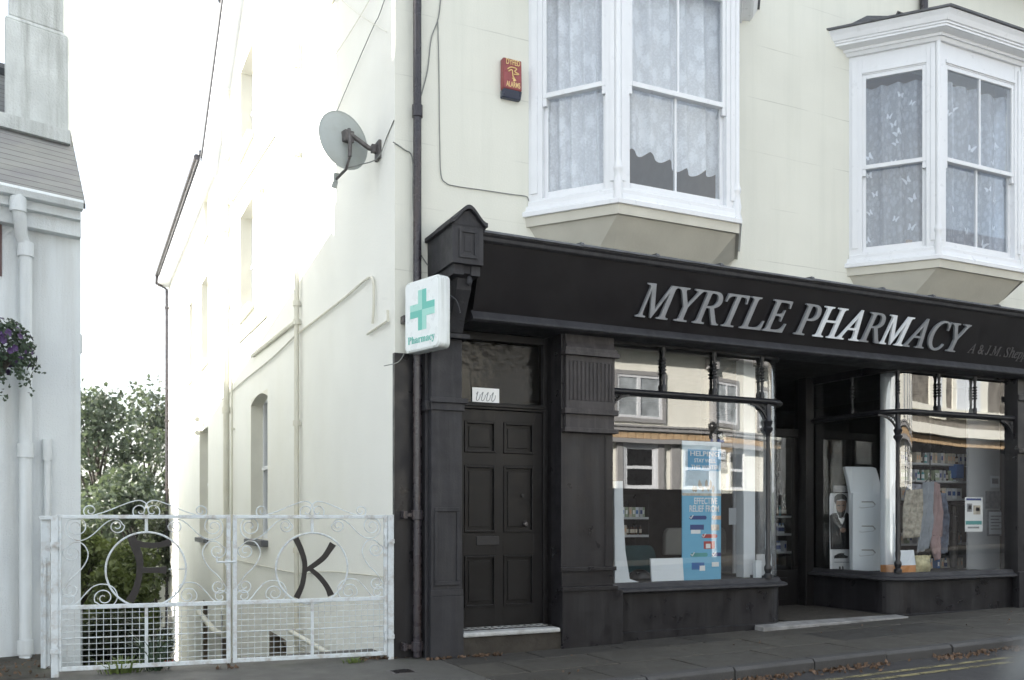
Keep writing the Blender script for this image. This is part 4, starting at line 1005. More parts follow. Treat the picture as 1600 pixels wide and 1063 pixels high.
mb = MB(); mb.box(-.03, 0, W0.y-.09, W0.y+.05, W0.z-.12, W0.z+.06); mb.box(-.08, -.03, W0.y-.03, W0.y+.02, W0.z-.05, W0.z+.03); mb.build('wall_bracket', RUST, sd_, bevel=.004)
mb = MB(); mb.tube(smoothpath([lp, dC-dv*.3+dn*.02, (-.18, W0.y+.05, W0.z-.17), (-.05, W0.y-.12, W0.z-.14), (-.008, W0.y-.3, W0.z+.02), (-.006, .01, W0.z+.09)], 8), .006, 6); mb.build('cable', WIRE, sd_, smooth=True)

# flood lights on the side wall
for (px, py, lab) in ((405, 297, 'small pale flood lamp beside the middle side window'), (352, 4, 'small lamp high on the side wall near the verge'), (513, -4, 'dark lamp at the top of the side wall'), (314, 664, 'pair of small white lamp heads above the rear ground window')):
    p = on_x(px, py, -.06); t = thing('wall_lamp', lab, 'lamp', (0, p.y, p.z))
    mb = MB(); mb.box(-.05, 0, p.y-.06, p.y+.06, p.z-.05, p.z+.05); mb.build('back_box', WHITEP, t, bevel=.01)
    hm = DARK if px == 513 else (RUST if px > 350 and px < 360 else WHITEP)
    for dz_ in ((0,) if px != 314 else (.16, -.16)):
        mb = MB(); mb.tube([(-.05, p.y, p.z+dz_), (-.10, p.y-.05, p.z+dz_-.01), (-.16, p.y-.14, p.z+dz_-.05)], [.03, .045, .065], 10); mb.build('lamp_head', hm, t, smooth=True)
mb = MB(); a = on_x(455, 990, -.16); b = on_x(545, 1040, -.16)
mb.tube([(-.16, a.y+.05, a.z+.02), (-.16, b.y, b.z)], .034, 10); mb.tube([(-.16, a.y+.05, a.z+.02), (0, a.y+.05, a.z+.02)], .03, 8); mb.tube([(-.16, b.y, b.z), (-.16, b.y-.3, b.z-.1), (0, b.y-.35, b.z-.12)], .03, 8)
o = mb.build('handrail', WHITEP, smooth=True); tag(o, 'white handrail pipe along the side wall behind the K gate', 'handrail')

# ================================================================ GATES
GO = Vector((-2.885, .30, 0)); GD = Vector((2.815, -.30, 0)); GL = GD.length; GD = GD/GL; GN = Vector((-GD.y*-1, -GD.x, 0))
GN = Vector((GD.y, -GD.x, 0)); GA = math.atan2(GD.y, GD.x)
def G(px, py):
    p = on_plane(px, py, GO, GN); return ((p-GO).dot(GD), p.z)
def c2(x, y): return (60+x/3.755, 780+y/3.755)           # tracing crop -> photograph pixels
def c3(x, y): return (340+x/3.755, 780+y/3.755)
def spiral(c, r, start, turns, n=40):
    P = []
    for i in range(n+1):
        t = i/n; a = start+turns*2*math.pi*t; q = r*(1-t)**.85+.012; P.append((c[0]+q*math.cos(a), c[1]+q*math.sin(a)))
    return P
LEAFW = G(357, 808)[0]-G(93, 808)[0]; U0 = G(93, 808)[0]; ZT = 1.352; ZM = G(93, 950)[1]; ZB = .065
UC = LEAFW/2
def q2(x, y):
    u, z = G(*c2(x, y)); return (u-U0, z)
SC = [   # (start spiral centre, radius px, path points, end spiral centre, radius px), left half of a leaf
    ((304, 68), 22, [(330, 93), (400, 72), (480, 40), (540, 18), (595, 8), (632, 28), (645, 68)], (597, 70), 30),
    ((222, 165), 42, [(235, 118), (180, 125), (160, 170), (175, 215), (215, 240), (265, 240), (320, 208), (380, 152), (425, 124), (470, 122), (496, 150)], (460, 160), 32),
    ((196, 316), 40, [(160, 290), (205, 256), (258, 262), (290, 310), (284, 360), (245, 420), (190, 470), (148, 530)], (190, 535), 34),
    ((384, 580), 44, [(345, 610), (390, 636), (440, 620), (464, 572), (440, 520), (385, 500), (325, 512), (272, 560), (235, 605), (195, 636)], (178, 597), 30)]
def scrollwork(mirror):
    mb = MB(); f = (lambda p: (2*UC-p[0], p[1])) if mirror else (lambda p: p)
    ppm = FOC/7.7*3.755
    for ca, ra, path, cb, rb in SC:
        P = [q2(*p) for p in path]; A = q2(*ca); Bc = q2(*cb)
        sm = [(v.x, v.y) for v in smoothpath([(p[0], p[1], 0) for p in P], 5)]
        def tail(c, start, nxt):
            dx, dy = start[0]-c[0], start[1]-c[1]; r = math.hypot(dx, dy); a = math.atan2(dy, dx)
            vx, vy = start[0]-nxt[0], start[1]-nxt[1]; s = 1 if (dx*vy-dy*vx) > 0 else -1
            return spiral(c, r, a, 1.45*s, 36)[1:]
        t0 = tail(A, sm[0], sm[1]); t1 = tail(Bc, sm[-1], sm[-2])
        pts = [f(p) for p in t0[::-1]+sm+t1]
        mb.tube([(p[0], 0, p[1]) for p in pts], .0054, 6)
    return mb
def ribbon(P, W_, y0, y1, tf):                           # flat letter stroke of varying width
    mb = MB(); P = [Vector((p[0], p[1], 0)) for p in P]; L, R_ = [], []
    k = 8; S_ = smoothpath(P, k); n = len(S_)
    for i, p in enumerate(S_):
        t = S_[min(i+1, n-1)]-S_[max(i-1, 0)]; t.normalize(); nn = Vector((-t.y, t.x, 0))
        f = i/(n-1)*(len(W_)-1); j = min(int(f), len(W_)-2); w_ = W_[j]+(W_[j+1]-W_[j])*(f-j)
        L.append(p+nn*w_/2); R_.append(p-nn*w_/2)
    return L, R_
def letter_mesh(strokes, tr):
    mb = MB()
    for i, (P, W_) in enumerate(strokes):
        L, R_ = ribbon(P, W_, 0, 0, None); y0, y1 = -.006-.0006*i, .006+.0006*i
        for a in range(len(L)-1):
            A, Bq, Cq, D = tr(L[a]), tr(L[a+1]), tr(R_[a+1]), tr(R_[a])
            mb.hexa([(A[0],y0,A[1]),(D[0],y0,D[1]),(Cq[0],y0,Cq[1]),(Bq[0],y0,Bq[1]),(A[0],y1,A[1]),(D[0],y1,D[1]),(Cq[0],y1,Cq[1]),(Bq[0],y1,Bq[1])])
    return mb
GLET = M('gate_letter_brown_black', (.010,.007,.007), .5, var=.2, vscale=8)
def gate(off, label, strokes, tr, ringc):
    o = GO+GD*off
    t = thing('gate', label, 'gate', o, None, GA, local=True)
    mb = MB(); s = .018; L = LEAFW
    mb.box(-s, s, -s, s, ZB-.02, ZT+.018); mb.box(L-s, L+s, -s, s, ZB-.02, ZT+.018)
    mb.box(s, L-s, -s, s, ZT-.016, ZT+.016); mb.box(s, L-s, -s+.002, s-.002, ZM-.018, ZM+.018); mb.box(s, L-s, -s, s, ZB-.02, ZB+.016)
    mb.box(UC-.013, UC+.013, -.01, .01, ringc[1]+.325, ZT-.016); mb.box(UC-.014, UC+.014, -.012, .012, ZB+.016, ZM-.018)
    mb.build('frame', GATEW, t, bevel=.004)
    scrollwork(False).build('scrollwork', GATEW, t, smooth=True); scrollwork(True).build('scrollwork', GATEW, t, smooth=True)
    mb = MB(); R_ = .325; mb.tube([(ringc[0]+R_*math.cos(2*math.pi*i/56), 0, ringc[1]+R_*math.sin(2*math.pi*i/56)) for i in range(56)], .0088, 8, closed=True); mb.build('ring', GATEW, t, smooth=True)
    mb = MB(); nv = 24
    for i in range(1, nv): u = L*i/nv; mb.tube([(u+.002*math.sin(i*3), .004, ZB), (u, .004, ZM)], .0026, 5)
    nh = 10
    for i in range(1, nh): z = ZB+(ZM-ZB)*i/nh; mb.tube([(0, -.004, z+.002*math.sin(i)), (L*.5, -.004, z-.003), (L, -.004, z)], .003 if i != 5 else .006, 5)
    mb.build('wire_mesh', GATEW, t)
    letter_mesh(strokes, tr).build('letter', GLET, t)
    return t
def trF(v): u, z = G(*c2(v.x, v.y)); return (u-U0, z)
OFF2 = G(367, 812)[0]
def trK(v): u, z = G(*c3(v.x, v.y)); return (u-OFF2, z)
wq = lambda L: [x for x in L]
F_ST = [([(540, 215), (568, 280), (590, 340), (596, 400), (588, 470), (568, 540), (535, 600)], [46, 52, 46, 40, 38, 42, 50]),
        ([(530, 232), (590, 262), (660, 272), (720, 266), (779, 250)], [20, 34, 32, 30, 46]), ([(600, 417), (660, 417), (710, 416), (752, 417)], [36, 32, 34, 48])]
K_ST = [([(458, 230), (490, 300), (510, 370), (508, 440), (494, 510), (462, 580)], [36, 32, 30, 28, 30, 36]),
        ([(515, 420), (570, 385), (620, 345), (650, 305), (677, 262)], [22, 30, 32, 34, 42]), ([(545, 412), (590, 450), (625, 490), (650, 530), (665, 566)], [26, 30, 30, 32, 40])]
rc = G(*c2(638, 414)); rcF = (UC, rc[1])
gA = gate(U0, 'white scrolled gate leaf with a black F in its ring', F_ST, trF, rcF)
mb = MB(); mb.tube([(UC+.18, 0, rc[1]+.0), (UC+.325, 0, rc[1])], .005, 5); mb.build('ring_tie', GATEW, gA)
mb = MB(); zz = G(357, 878)[1]; mb.tube([(LEAFW-.10, -.03, zz), (LEAFW+.06, -.03, zz)], .009, 8); mb.tube([(LEAFW-.10, -.03, zz), (LEAFW-.10, -.03, zz+.05)], .008, 6); mb.box(LEAFW-.03, LEAFW-.0, -.03, -.018, zz-.03, zz+.03); mb.build('latch_bolt', GATEW, gA)
rk = G(*c3(543, 406))
gB = gate(OFF2, 'white scrolled gate leaf with a black K in its ring', K_ST, trK, (UC, rk[1]))
def gpost(u, w2, z1, label):
    p = GO+GD*u; t = thing('gate_post', label, 'post', p, None, GA, local=True)
    mb = MB(); mb.box(-w2, w2, -w2, w2, -.2, z1); mb.build('post', GATEW, t, bevel=.004)
    for z in (.22, 1.12):
        mb = MB(); mb.box(-w2-(.03 if u > 1 else .004), w2+(.03 if u < 1 else .004), -w2-.010, -w2+.0, z-.02, z+.02); mb.tube([(w2+.02 if u < 1 else -w2-.02, -w2-.012, z-.05), (w2+.02 if u < 1 else -w2-.02, -w2-.012, z+.06)], .011, 8); mb.build('hinge', GATEW, t)
    return t
gpost(G(86, 900)[0], .028, 1.36, 'square white steel post carrying the F gate')
gpost(G(610, 900)[0], .028, 1.37, 'square white steel post against the shop corner carrying the K gate')
# weathered board post beside the house
tp = thing('timber_post', 'flaking white timber board post between the house and the F gate', 'post', (-3.02, .95, 0))
a = on_y(64, 900, .75); b = on_y(79, 900, .75)
mb = MB(); mb.box(a.x, b.x, .68, .80, -.1, fz(70, 812, .75)); mb.box(a.x+.02, b.x-.03, .66, .68, 0, 1.0); mb.build('board', GATEW, tp, bevel=.006)
mb = MB(); mb.box(a.x-.01, b.x+.01, .66, .82, fz(70, 812, .75), fz(70, 806, .75)); mb.build('cap', GATEW, tp)

# ================================================================ THE WHITE HOUSE ON THE LEFT
hu = Vector((-.953, -.302, 0)).normalized(); hv = Vector((-.10, .995, 0)).normalized(); hn = Vector((-.302, .953, 0)); HO = Vector((-2.69, 1.6, 0))
def HP(u, v, z): q = HO+hu*u+hv*v; return (q.x, q.y, z)
def hp(px, py, v=0.0):
    P = HO+hv*v; p = on_plane(px, py, P, hn); return ((p-P).dot(hu), p.z)
Hs = thing('white_house', 'white rendered house with slate roof and tall chimney at far left', 'house', (HO.x, HO.y, 0))
def hbox(mb, u0, u1, v0, v1, z0, z1): return mb.hexa([HP(u0,v0,z0),HP(u1,v0,z0),HP(u1,v1,z0),HP(u0,v1,z0),HP(u0,v0,z1),HP(u1,v0,z1),HP(u1,v1,z1),HP(u0,v1,z1)])
EZ, RV, RZ = 4.30, 2.05, 6.35
mb = MB(); hbox(mb, 0, 4.8, 0, 4.1, -5, EZ)
mb.prism([(0, EZ), (RV, RZ-.08), (4.1, EZ)], lambda a, b, d: HP(d, a, b), 0, 4.8)
mb.build('wall', HOUSEW, Hs)
me = bpy.data.meshes.new('roof'); bmx = bmesh.new(); uvl = bmx.loops.layers.uv.new('uv')
for v0, z0, v1, z1 in ((-.22, EZ+.06, RV, RZ), (4.35, EZ-.02, RV, RZ)):
    L = math.hypot(v1-v0, z1-z0); vs = [bmx.verts.new(HP(*p)) for p in ((-.02,v0,z0),(4.8,v0,z0),(4.8,v1,z1),(-.02,v1,z1))]
    f = bmx.faces.new(vs)
    for lp_, uv in zip(f.loops, ((0,0),(4.8,0),(4.8,L),(0,L))): lp_[uvl].uv = uv
    vs2 = [bmx.verts.new((v.co.x, v.co.y, v.co.z-.05)) for v in vs]; bmx.faces.new(vs2[::-1])
    for i in range(4): bmx.faces.new([vs[i], vs2[i], vs2[(i+1) % 4], vs[(i+1) % 4]])
bmx.to_mesh(me); bmx.free(); roofo = link('roof', me, SLATE, Hs)
mb = MB(); mb.tube([HP(.05, RV, RZ+.02), HP(4.8, RV, RZ+.02)], .09, 8); mb.build('ridge_tile', LEAD, roofo)
hc = Vector((.03, 1, 0))
def CP(u, v, z): q = HO+hu*u+hv*.85+hc*(v-.85); return (q.x, q.y, z)
def cbox(mb, u0, u1, v0, v1, z0, z1): return mb.hexa([CP(u0,v0,z0),CP(u1,v0,z0),CP(u1,v1,z0),CP(u0,v1,z0),CP(u0,v0,z1),CP(u1,v0,z1),CP(u1,v1,z1),CP(u0,v1,z1)])
cu1, _ = hp(7, 150, .85); cu0, _ = hp(107.5, 150, .85)
mb = MB(); cbox(mb, cu0, cu1, .85, 2.5, 4.6, 6.42)
mb.loft([CP(cu0,.85,6.42),CP(cu1,.85,6.42),CP(cu1,2.5,6.42),CP(cu0,2.5,6.42)], [CP(cu0+.05,.88,6.47),CP(cu1-.03,.88,6.47),CP(cu1-.03,2.46,6.47),CP(cu0+.05,2.46,6.47)])
cbox(mb, cu0+.05, cu1-.03, .88, 2.46, 6.47, 9.0); cbox(mb, cu0-.03, cu1+.05, .80, 2.55, 9.0, 9.3)
mb.build('chimney', CHIM, roofo, bevel=.012)
mb = MB(); hbox(mb, cu0-.005, cu1+.08, .74, .846, 5.26, 5.40); mb.build('flashing', CHIM, roofo)
mb = MB()
mb.prism([(-.30, EZ-.02), (-.20, EZ-.02), (-.20, EZ+.06), (-.31, EZ+.06), (-.33, EZ+.03)], lambda a, b, d: HP(d, a, b), .01, 4.8); mb.build('gutter', HOUSEW, Hs)
mb = MB(); hbox(mb, .01, 4.8, -.12, 0, EZ-.24, EZ-.02); hbox(mb, .02, 4.8, -.20, -.12, EZ-.10, EZ-.02); mb.build('fascia_board', HOUSEW, Hs, bevel=.004)
ud, _ = hp(40, 600, -.12); ud2, _ = hp(28, 320, -.25)
mb = MB(); zj = hp(40, 360, -.12)[1]
mb.tube([HP(ud2, -.25, EZ+.02), HP(ud2, -.25, EZ-.14), HP(ud2-.02, -.23, EZ-.20), HP(ud+.04, -.13, EZ-.34), HP(ud, -.10, EZ-.42), HP(ud, -.10, .05), HP(ud, -.14, .0), HP(ud-.05, -.22, -.04)], .056, 12)
for z in (EZ-.10, EZ-.46, hp(38, 705, -.1)[1], hp(38, 1012, -.1)[1]): mb.tube([HP(ud if z < EZ-.2 else ud2, -.10 if z < EZ-.2 else -.25, z-.06), HP(ud if z < EZ-.2 else ud2, -.10 if z < EZ-.2 else -.25, z+.07)], .071, 12)
mb.build('downpipe', HOUSEW, Hs, smooth=True)
us_, zs_ = hp(74, 690, -.05)
mb = MB(); mb.tube([HP(us_, -.06, zs_-.1), HP(us_, -.06, .7)], .032, 10); mb.tube([HP(us_, -.05, zs_-.18), HP(us_, -.05, zs_+.02)], .045, 10); mb.build('vent_pipe', HOUSEW, Hs, smooth=True)
uw, zw = hp(0, 385, 0); uw0, _ = hp(3, 385, 0)
mb = MB(); hbox(mb, uw0, uw0+1.0, -.02, .02, hp(1, 432, 0)[1], hp(1, 340, 0)[1]); mb.build('window_frame', M('brown_window_frame', (.09,.05,.05), .5), Hs)
mb = MB(); hbox(mb, -.045, .0, .25, .33, hp(128, 545, 0)[1], hp(128, 515, 0)[1]); mb.build('pipe_stub', HOUSEW, Hs, bevel=.01)
wg = thing('house_wing', 'low rear wing running back behind the white house', 'house', (-5, 14, -3))
mb = MB(); mb.hexa([(-7.5,4.4,-5),(-2.95,4.4,-5),(-2.95,22,-5),(-7.5,22,-5),(-7.5,4.4,6.15),(-2.95,4.4,6.15),(-2.95,22,4.2),(-7.5,22,4.2)]); mb.build('wall', HOUSEW, wg)
mb = MB(); mb.hexa([(-7.6,4.3,6.16),(-2.92,4.3,6.16),(-2.92,22.1,4.2),(-7.6,22.1,4.2),(-7.6,4.3,6.24),(-2.92,4.3,6.24),(-2.92,22.1,4.28),(-7.6,22.1,4.28)]); mb.build('roof', SLATED, wg)

nh = thing('sun_blocker_house', 'tall plain house beyond the white house, just outside the left edge', 'house', (-11, 2, 0))  # added out of view to block the sun from the shop console
mb = MB(); mb.box(-16, -7.45, .2, 6.6, -5, 8.6); mb.prism([(.2, 8.6), (3.4, 10.6), (6.6, 8.6)], lambda a, b, d: (d, a, b), -16, -7.45); mb.build('wall', HOUSEW, nh)
mb = MB(); mb.hexa([(-16.1,-.1,8.5),(-7.35,-.1,8.5),(-7.35,3.4,10.65),(-16.1,3.4,10.65),(-16.1,-.1,8.6),(-7.35,-.1,8.6),(-7.35,3.4,10.75),(-16.1,3.4,10.75)]); mb.build('roof', SLATED, nh)
for x in (-14.5, -11.5, -9):
    for z in (1.0, 4.2): mb = MB(); mb.box(x, x+1, .15, .2, z, z+1.6); w_ = mb.build('window_frame', WHITE, nh); mb = MB(); mb.box(x+.1, x+.9, .13, .15, z+.1, z+1.5); mb.build('pane', DARK, w_)

# hanging basket
hb = CAM + ray(-16, 552)*7.95
bs = thing('hanging_basket', 'hanging basket of purple petunias and trailing ivy on the white house', 'flower basket', hb)
mb = MB(); mb.lathe([(.02, -.20), (.10, -.17), (.16, -.08), (.18, .0), (.165, .0), (.10, -.1), (.02, -.12)], hb, 16); mb.build('basket', BARK, bs, smooth=True)
mb = MB(); top = hb+Vector((0,0,.55))
for k in range(3): mb.tube([hb+Vector((.17*math.cos(k*2.1), .17*math.sin(k*2.1), 0)), top], .004, 4)
q = HO+hu*((hb-HO).dot(hu)); mb.tube(smoothpath([(q.x, q.y, hb.z+.45), (q.x*.5+hb.x*.5, q.y*.5+hb.y*.5, hb.z+.62), tuple(top)], 5), .009, 6); mb.build('chain', IRON, bs)
def leafquad(mb, c, s, rg, shape=1.0, up=None):
    n = Vector((rg.gauss(0,1), rg.gauss(0,1), rg.gauss(0,1)))
    if n.length < .01: n = Vector((0,0,1))
    n.normalize(); a = n.orthogonal().normalized(); b = n.cross(a); t = rg.uniform(0, 6.28)
    u = (a*math.cos(t)+b*math.sin(t))*s; v = (b*math.cos(t)-a*math.sin(t))*s*.62*shape
    mb.poly([c-u, c-u*.1-v+n*s*.12, c+u, c-u*.1+v+n*s*.12])
rg = random.Random(5); FL, LF = MB(), MB()
for i in range(1500):
    th = rg.uniform(0, 6.283); ph = rg.uniform(-.5, 1.4); r = .33*rg.uniform(.7, 1.1)
    c = hb+Vector((r*math.cos(th)*math.cos(ph*.8), r*math.sin(th)*math.cos(ph*.8), .02+r*.78*math.sin(ph)))
    leafquad(LF, c, rg.uniform(.014, .030), rg)
for k in range(26):
    th = rg.uniform(0, 6.283); L = rg.uniform(.12, .36); r0 = rg.uniform(.18, .40)
    for i in range(34):
        t = rg.random(); c = hb+Vector(((r0+.05*t)*math.cos(th)+rg.gauss(0,.02), (r0+.05*t)*math.sin(th)+rg.gauss(0,.02), -.02-L*t))
        leafquad(LF, c, rg.uniform(.012, .026), rg)
for i in range(150):
    th = rg.uniform(0, 6.283); ph = rg.uniform(-.7, 1.4); r = .345*rg.uniform(.85, 1.05)
    c = hb+Vector((r*math.cos(th)*math.cos(ph*.8), r*math.sin(th)*math.cos(ph*.8), .02+r*.74*math.sin(ph)))
    d = (c-hb).normalized(); a = d.orthogonal().normalized(); b = d.cross(a); s = rg.uniform(.018, .028)
    for k in range(5):
        t0, t1 = k*1.2566, (k+1)*1.2566
        FL.poly([c, c+(a*math.cos(t0)+b*math.sin(t0))*s+d*s*.4, c+(a*math.cos((t0+t1)/2)+b*math.sin((t0+t1)/2))*s*1.25+d*s*.3, c+(a*math.cos(t1)+b*math.sin(t1))*s+d*s*.4])
kind(LF.build('foliage', IVY, bs, fix=False), 'stuff'); kind(FL.build('flowers', PURP, bs, fix=False), 'stuff')

# ================================================================ TREES, SHRUBS AND GROUND PLANTS BEHIND THE GATES
def treething(label, px, d, ztop, crown, nleaf, mat, ls, seed, group=None, trunk=.16, squash=.8, cat='tree', name='tree', lean=0.0):
    rg = random.Random(seed); b = CAM + ray(px, HOR)*d; x, y = b.x, b.y; g0 = H(x, y)
    t = thing(name, label, cat, (x, y, g0), group); hgt = ztop-g0
    tk = MB(); P = [Vector((x, y, g0-.3)), Vector((x+rg.uniform(-.2,.2)+lean*.3, y, g0+hgt*.3)), Vector((x+rg.uniform(-.4,.4)+lean*.6, y+.2, g0+hgt*.6)), Vector((x+lean, y, g0+hgt*.88))]
    S_ = smoothpath(P, 5); tk.tube(S_, [trunk*(1-.85*i/(len(S_)-1)) for i in range(len(S_))], 8)
    cl = []
    for k in range(crown):
        f = .22+.78*((k+.5)/crown); a = rg.uniform(0, 6.283); rmax = hgt*.26*math.sin(math.pi*min(.97, .15+f*.80))**.7
        q = Vector((x+lean*f+math.cos(a)*rmax*rg.uniform(.25, 1.0), y+math.sin(a)*rmax*rg.uniform(.25, 1.0), g0+hgt*f-.1*hgt*rg.random()))
        i = min(len(S_)-2, int(f*.8*(len(S_)-1))); s0 = S_[i]; mid = (s0+q)/2+Vector((0,0,.15))
        tk.tube(smoothpath([s0, mid, q], 3), [trunk*.34*(1-.8*j/6) for j in range(7)], 5)
        cl.append((q, hgt*rg.uniform(.07, .135)))
        for _ in range(2):
            q2_ = q+Vector((rg.gauss(0,1), rg.gauss(0,1), rg.gauss(0,.6)))*hgt*.06; cl.append((q2_, hgt*rg.uniform(.04, .08)))
    tk.build('trunk', BARK, t, smooth=True)
    lf = MB(); tot = sum(r*r for _, r in cl)
    for q, r in cl:
        for _ in range(int(nleaf*r*r/tot)):
            v = Vector((rg.gauss(0,1), rg.gauss(0,1), rg.gauss(0,1))).normalized()*r*(rg.random()**.45); v.z *= squash
            leafquad(lf, q+v, ls*rg.uniform(.6, 1.25), rg)
    kind(lf.build('crown', mat, t, fix=False), 'stuff'); return t
TG = 'trees beyond the passage'
treething('tall grey green tree rising beside the white house wall', 146, 33, 6.2, 30, 10000, LEAF1, .12, 21, TG, .2)
treething('tall tree with open crown close to the rear corner of the side wall', 243, 37, 6.4, 30, 10000, LEAF1, .12, 22, TG, .2)
treething('lower tree standing in the gap between the two tall trees', 198, 30, 3.1, 22, 8000, LEAF1, .11, 23, TG, .16)
treething('distant pale tree low between the tall trees', 187, 55, 3.4, 18, 5000, LEAF1, .17, 24, TG, .2)
SG = 'shrubs below the passage'
treething('sunlit yellow green shrub behind the F gate on the left', 150, 22, 1.2, 20, 6500, LEAF2, .085, 31, SG, .07, .8, 'shrub', 'shrub')
treething('sunlit yellow green shrub behind the ring of the F gate', 205, 20, .75, 20, 6500, LEAF2, .08, 32, SG, .07, .8, 'shrub', 'shrub')
treething('dark evergreen shrub low behind the wire mesh of the F gate', 165, 15, -.35, 20, 7000, LEAF3, .06, 33, SG, .06, .8, 'shrub', 'shrub')
treething('dark evergreen shrub low under the rear corner of the side wall', 207, 16, -.35, 20, 7000, LEAF3, .06, 34, SG, .06, .8, 'shrub', 'shrub')
treething('mid green shrub between the yellow green shrubs and the trees', 236, 29, 1.2, 20, 6500, LEAF3, .09, 35, SG, .07, .8, 'shrub', 'shrub')
treething('dark bush right behind the foot of the F gate', 150, 11.5, -.75, 14, 5000, LEAF3, .045, 36, SG, .05, .8, 'shrub', 'shrub')
treething('dark bush behind the middle of the F gate mesh', 215, 12.5, -.75, 14, 5000, LEAF3, .045, 37, SG, .05, .8, 'shrub', 'shrub')
def tuft(label, px, py, n, h, mat, seed, name='weed', cat='weed', spread=.10):
    rg = random.Random(seed); d = FOC*1.35/(py-HOR); b = CAM+ray(px, HOR)*d; b.z = gz(b.x)
    mb = MB()
    for i in range(n):
        a = rg.uniform(0, 6.283); r = rg.uniform(0, spread); c = b+Vector((r*math.cos(a), r*.6*math.sin(a), -.01)); L = h*rg.uniform(.5, 1.1); w_ = rg.uniform(.004, .009)
        o1 = Vector((math.cos(a)*L*.25, math.sin(a)*L*.25, L*.6)); o2 = Vector((math.cos(a)*L*.7, math.sin(a)*L*.7, L*.85)); s = Vector((-math.sin(a), math.cos(a), 0))*w_
        mb.poly([c-s, c+s, c+o1+s, c+o1-s]); mb.poly([c+o1-s, c+o1+s, c+o2])
    o = mb.build(name, mat, fix=False); tag(o, label, cat); return o
tuft('bright green grassy weed tuft under the foot of the F gate', 190, 1050, 150, .16, GRASS, 3, spread=.2)
tuft('small weed tuft at the foot of the wall under the K gate', 552, 1036, 60, .07, GRASS, 4, spread=.10)
tuft('pale leafy weed growing up behind the mesh near the side wall corner', 243, 1047, 50, .42, IVY, 5, spread=.12)
mb = MB(); rg = random.Random(8); c = on_y(261, 1040, .62)
for i in range(60): leafquad(mb, c+Vector((rg.gauss(0,.03), rg.gauss(0,.02), .0+rg.gauss(0,.02))), .016, rg)
o = mb.build('red_flower', REDP, fix=False); tag(o, 'red flower head low at the corner of the F gate mesh', 'flower')
p0 = on_y(242, 930, 24.5); p1 = on_y(266, 868, 24.5)
mb = MB(); mb.prism([(p0.x, -7), (.6, -7), (.6, p1.z+.9), (p1.x, p1.z), (p0.x, p0.z)], lambda a, b, d: (a, d, b), 24.5, 25.0)
o = mb.build('garden_wall', CREAMS); tag(o, 'sunlit white garden wall stepping down behind the rear corner', 'wall')
# drain cover
mb = MB(); c = on_plane(628, 1050, Vector((0,0,0)), ZUP)
mb.box(c.x-.11, c.x+.11, c.y-.11, c.y+.11, -.02, .006)
dc = mb.build('drain_cover', RUST, bevel=.003); tag(dc, 'small square iron drain cover near the shop corner', 'drain cover')
mb = MB()
for i in range(5): mb.box(c.x-.085, c.x+.085, c.y-.085+i*.036, c.y-.07+i*.036, .006, .010)
mb.build('grid', DARK, dc)
# fallen leaves along the kerb and in the corners
mb = MB(); rg = random.Random(77)
def leaf(x, y, z, s): leafquad(mb, Vector((x, y, z+rg.uniform(.004, .02))), s, rg, 1.0)
for i in range(1500):
    x = rg.uniform(-1, 11); y = -2.05-abs(rg.gauss(0, .10))
    if math.sin(x*2.3)+math.sin(x*5.1+1)+rg.gauss(0, .6) < -.6: continue
    leaf(x, y, gz(x)-.1, rg.uniform(.014, .034))
for i in range(60): x = rg.gauss(.83, .11); leaf(x, -.29+rg.gauss(0, .025), gz(x), rg.uniform(.012, .03))
for i in range(40): x = rg.gauss(.36, .06); leaf(x, -.24+rg.gauss(0, .03), gz(x), rg.uniform(.014, .03))
for i in range(45): x = rg.gauss(-.10, .10); leaf(x, .05+rg.gauss(0, .04), 0, rg.uniform(.014, .036))
for i in range(14): x = rg.gauss(-1.48, .05); leaf(x, .12+rg.gauss(0, .04), 0, rg.uniform(.014, .03))
for i in range(170): x = rg.uniform(-3.9, -2.95); leaf(x, .9+rg.gauss(0, .4), .02, rg.uniform(.014, .03))
for i in range(30): x = rg.uniform(.5, 8); leaf(x, rg.uniform(-1.7, -.35), gz(x), rg.uniform(.008, .018))
o = mb.build('fallen_leaves', DEADL, fix=False); kind(o, 'stuff'); tag(o, 'brown fallen leaves scattered along the kerb and doorways', 'leaves')

# ================================================================ INSIDE THE SHOP WINDOWS
def panel(name, px0, px1, r_top, r_bot, Y, mat, label, cat, th=.012, parent=None, lean=0.0, bevel=0):
    a = on_y(px0, r_bot, Y); b = on_y(px1, r_top, Y); zb_ = a.z
    mb = MB(); mb.hexa([(a.x,Y,zb_),(b.x,Y,zb_),(b.x,Y+th,zb_),(a.x,Y+th,zb_),(a.x,Y+lean,b.z),(b.x,Y+lean,b.z),(b.x,Y+lean+th,b.z),(a.x,Y+lean+th,b.z)])
    o = mb.build(name, mat, parent, bevel=bevel)
    if label: tag(o, label, cat)
    return o
BZ = SILLZ+.02
# left window
mb = MB(); P = [(960, 752), (973, 752), (974, 800), (977, 860), (984, 905), (1000, 910), (1000, 914), (961, 914)]
mb.prism([(on_y(a, b, .06).x, max(BZ, on_y(a, b, .06).z)) for a, b in P], lambda a, b, d: (a, d, b), .06, .09)
o = mb.build('curved_display', CARD); tag(o, 'tall white curved panel at the left edge of the window by the pilaster', 'display')
o = panel('blank_card', 1019, 1069, 872, 915, .08, CARD, 'blank white card leaning on the sill before the blue banner', 'card', .02, lean=.03)
Yb = .24
bn = thing('banner', 'tall blue pull up banner with white lettering in the left window', 'banner', (on_y(1097, 900, Yb).x, Yb, BZ))
bl, br, bt, bb_ = on_y(1066, 900, Yb).x, on_y(1126.5, 900, Yb).x, on_y(1097, 690, Yb).z, BZ
def bz(row): return on_y(1097, row, Yb).z
mb = MB(); mb.box(bl, br, Yb, Yb+.012, bb_, bz(774)); mb.build('lower_sheet', BANB, bn)
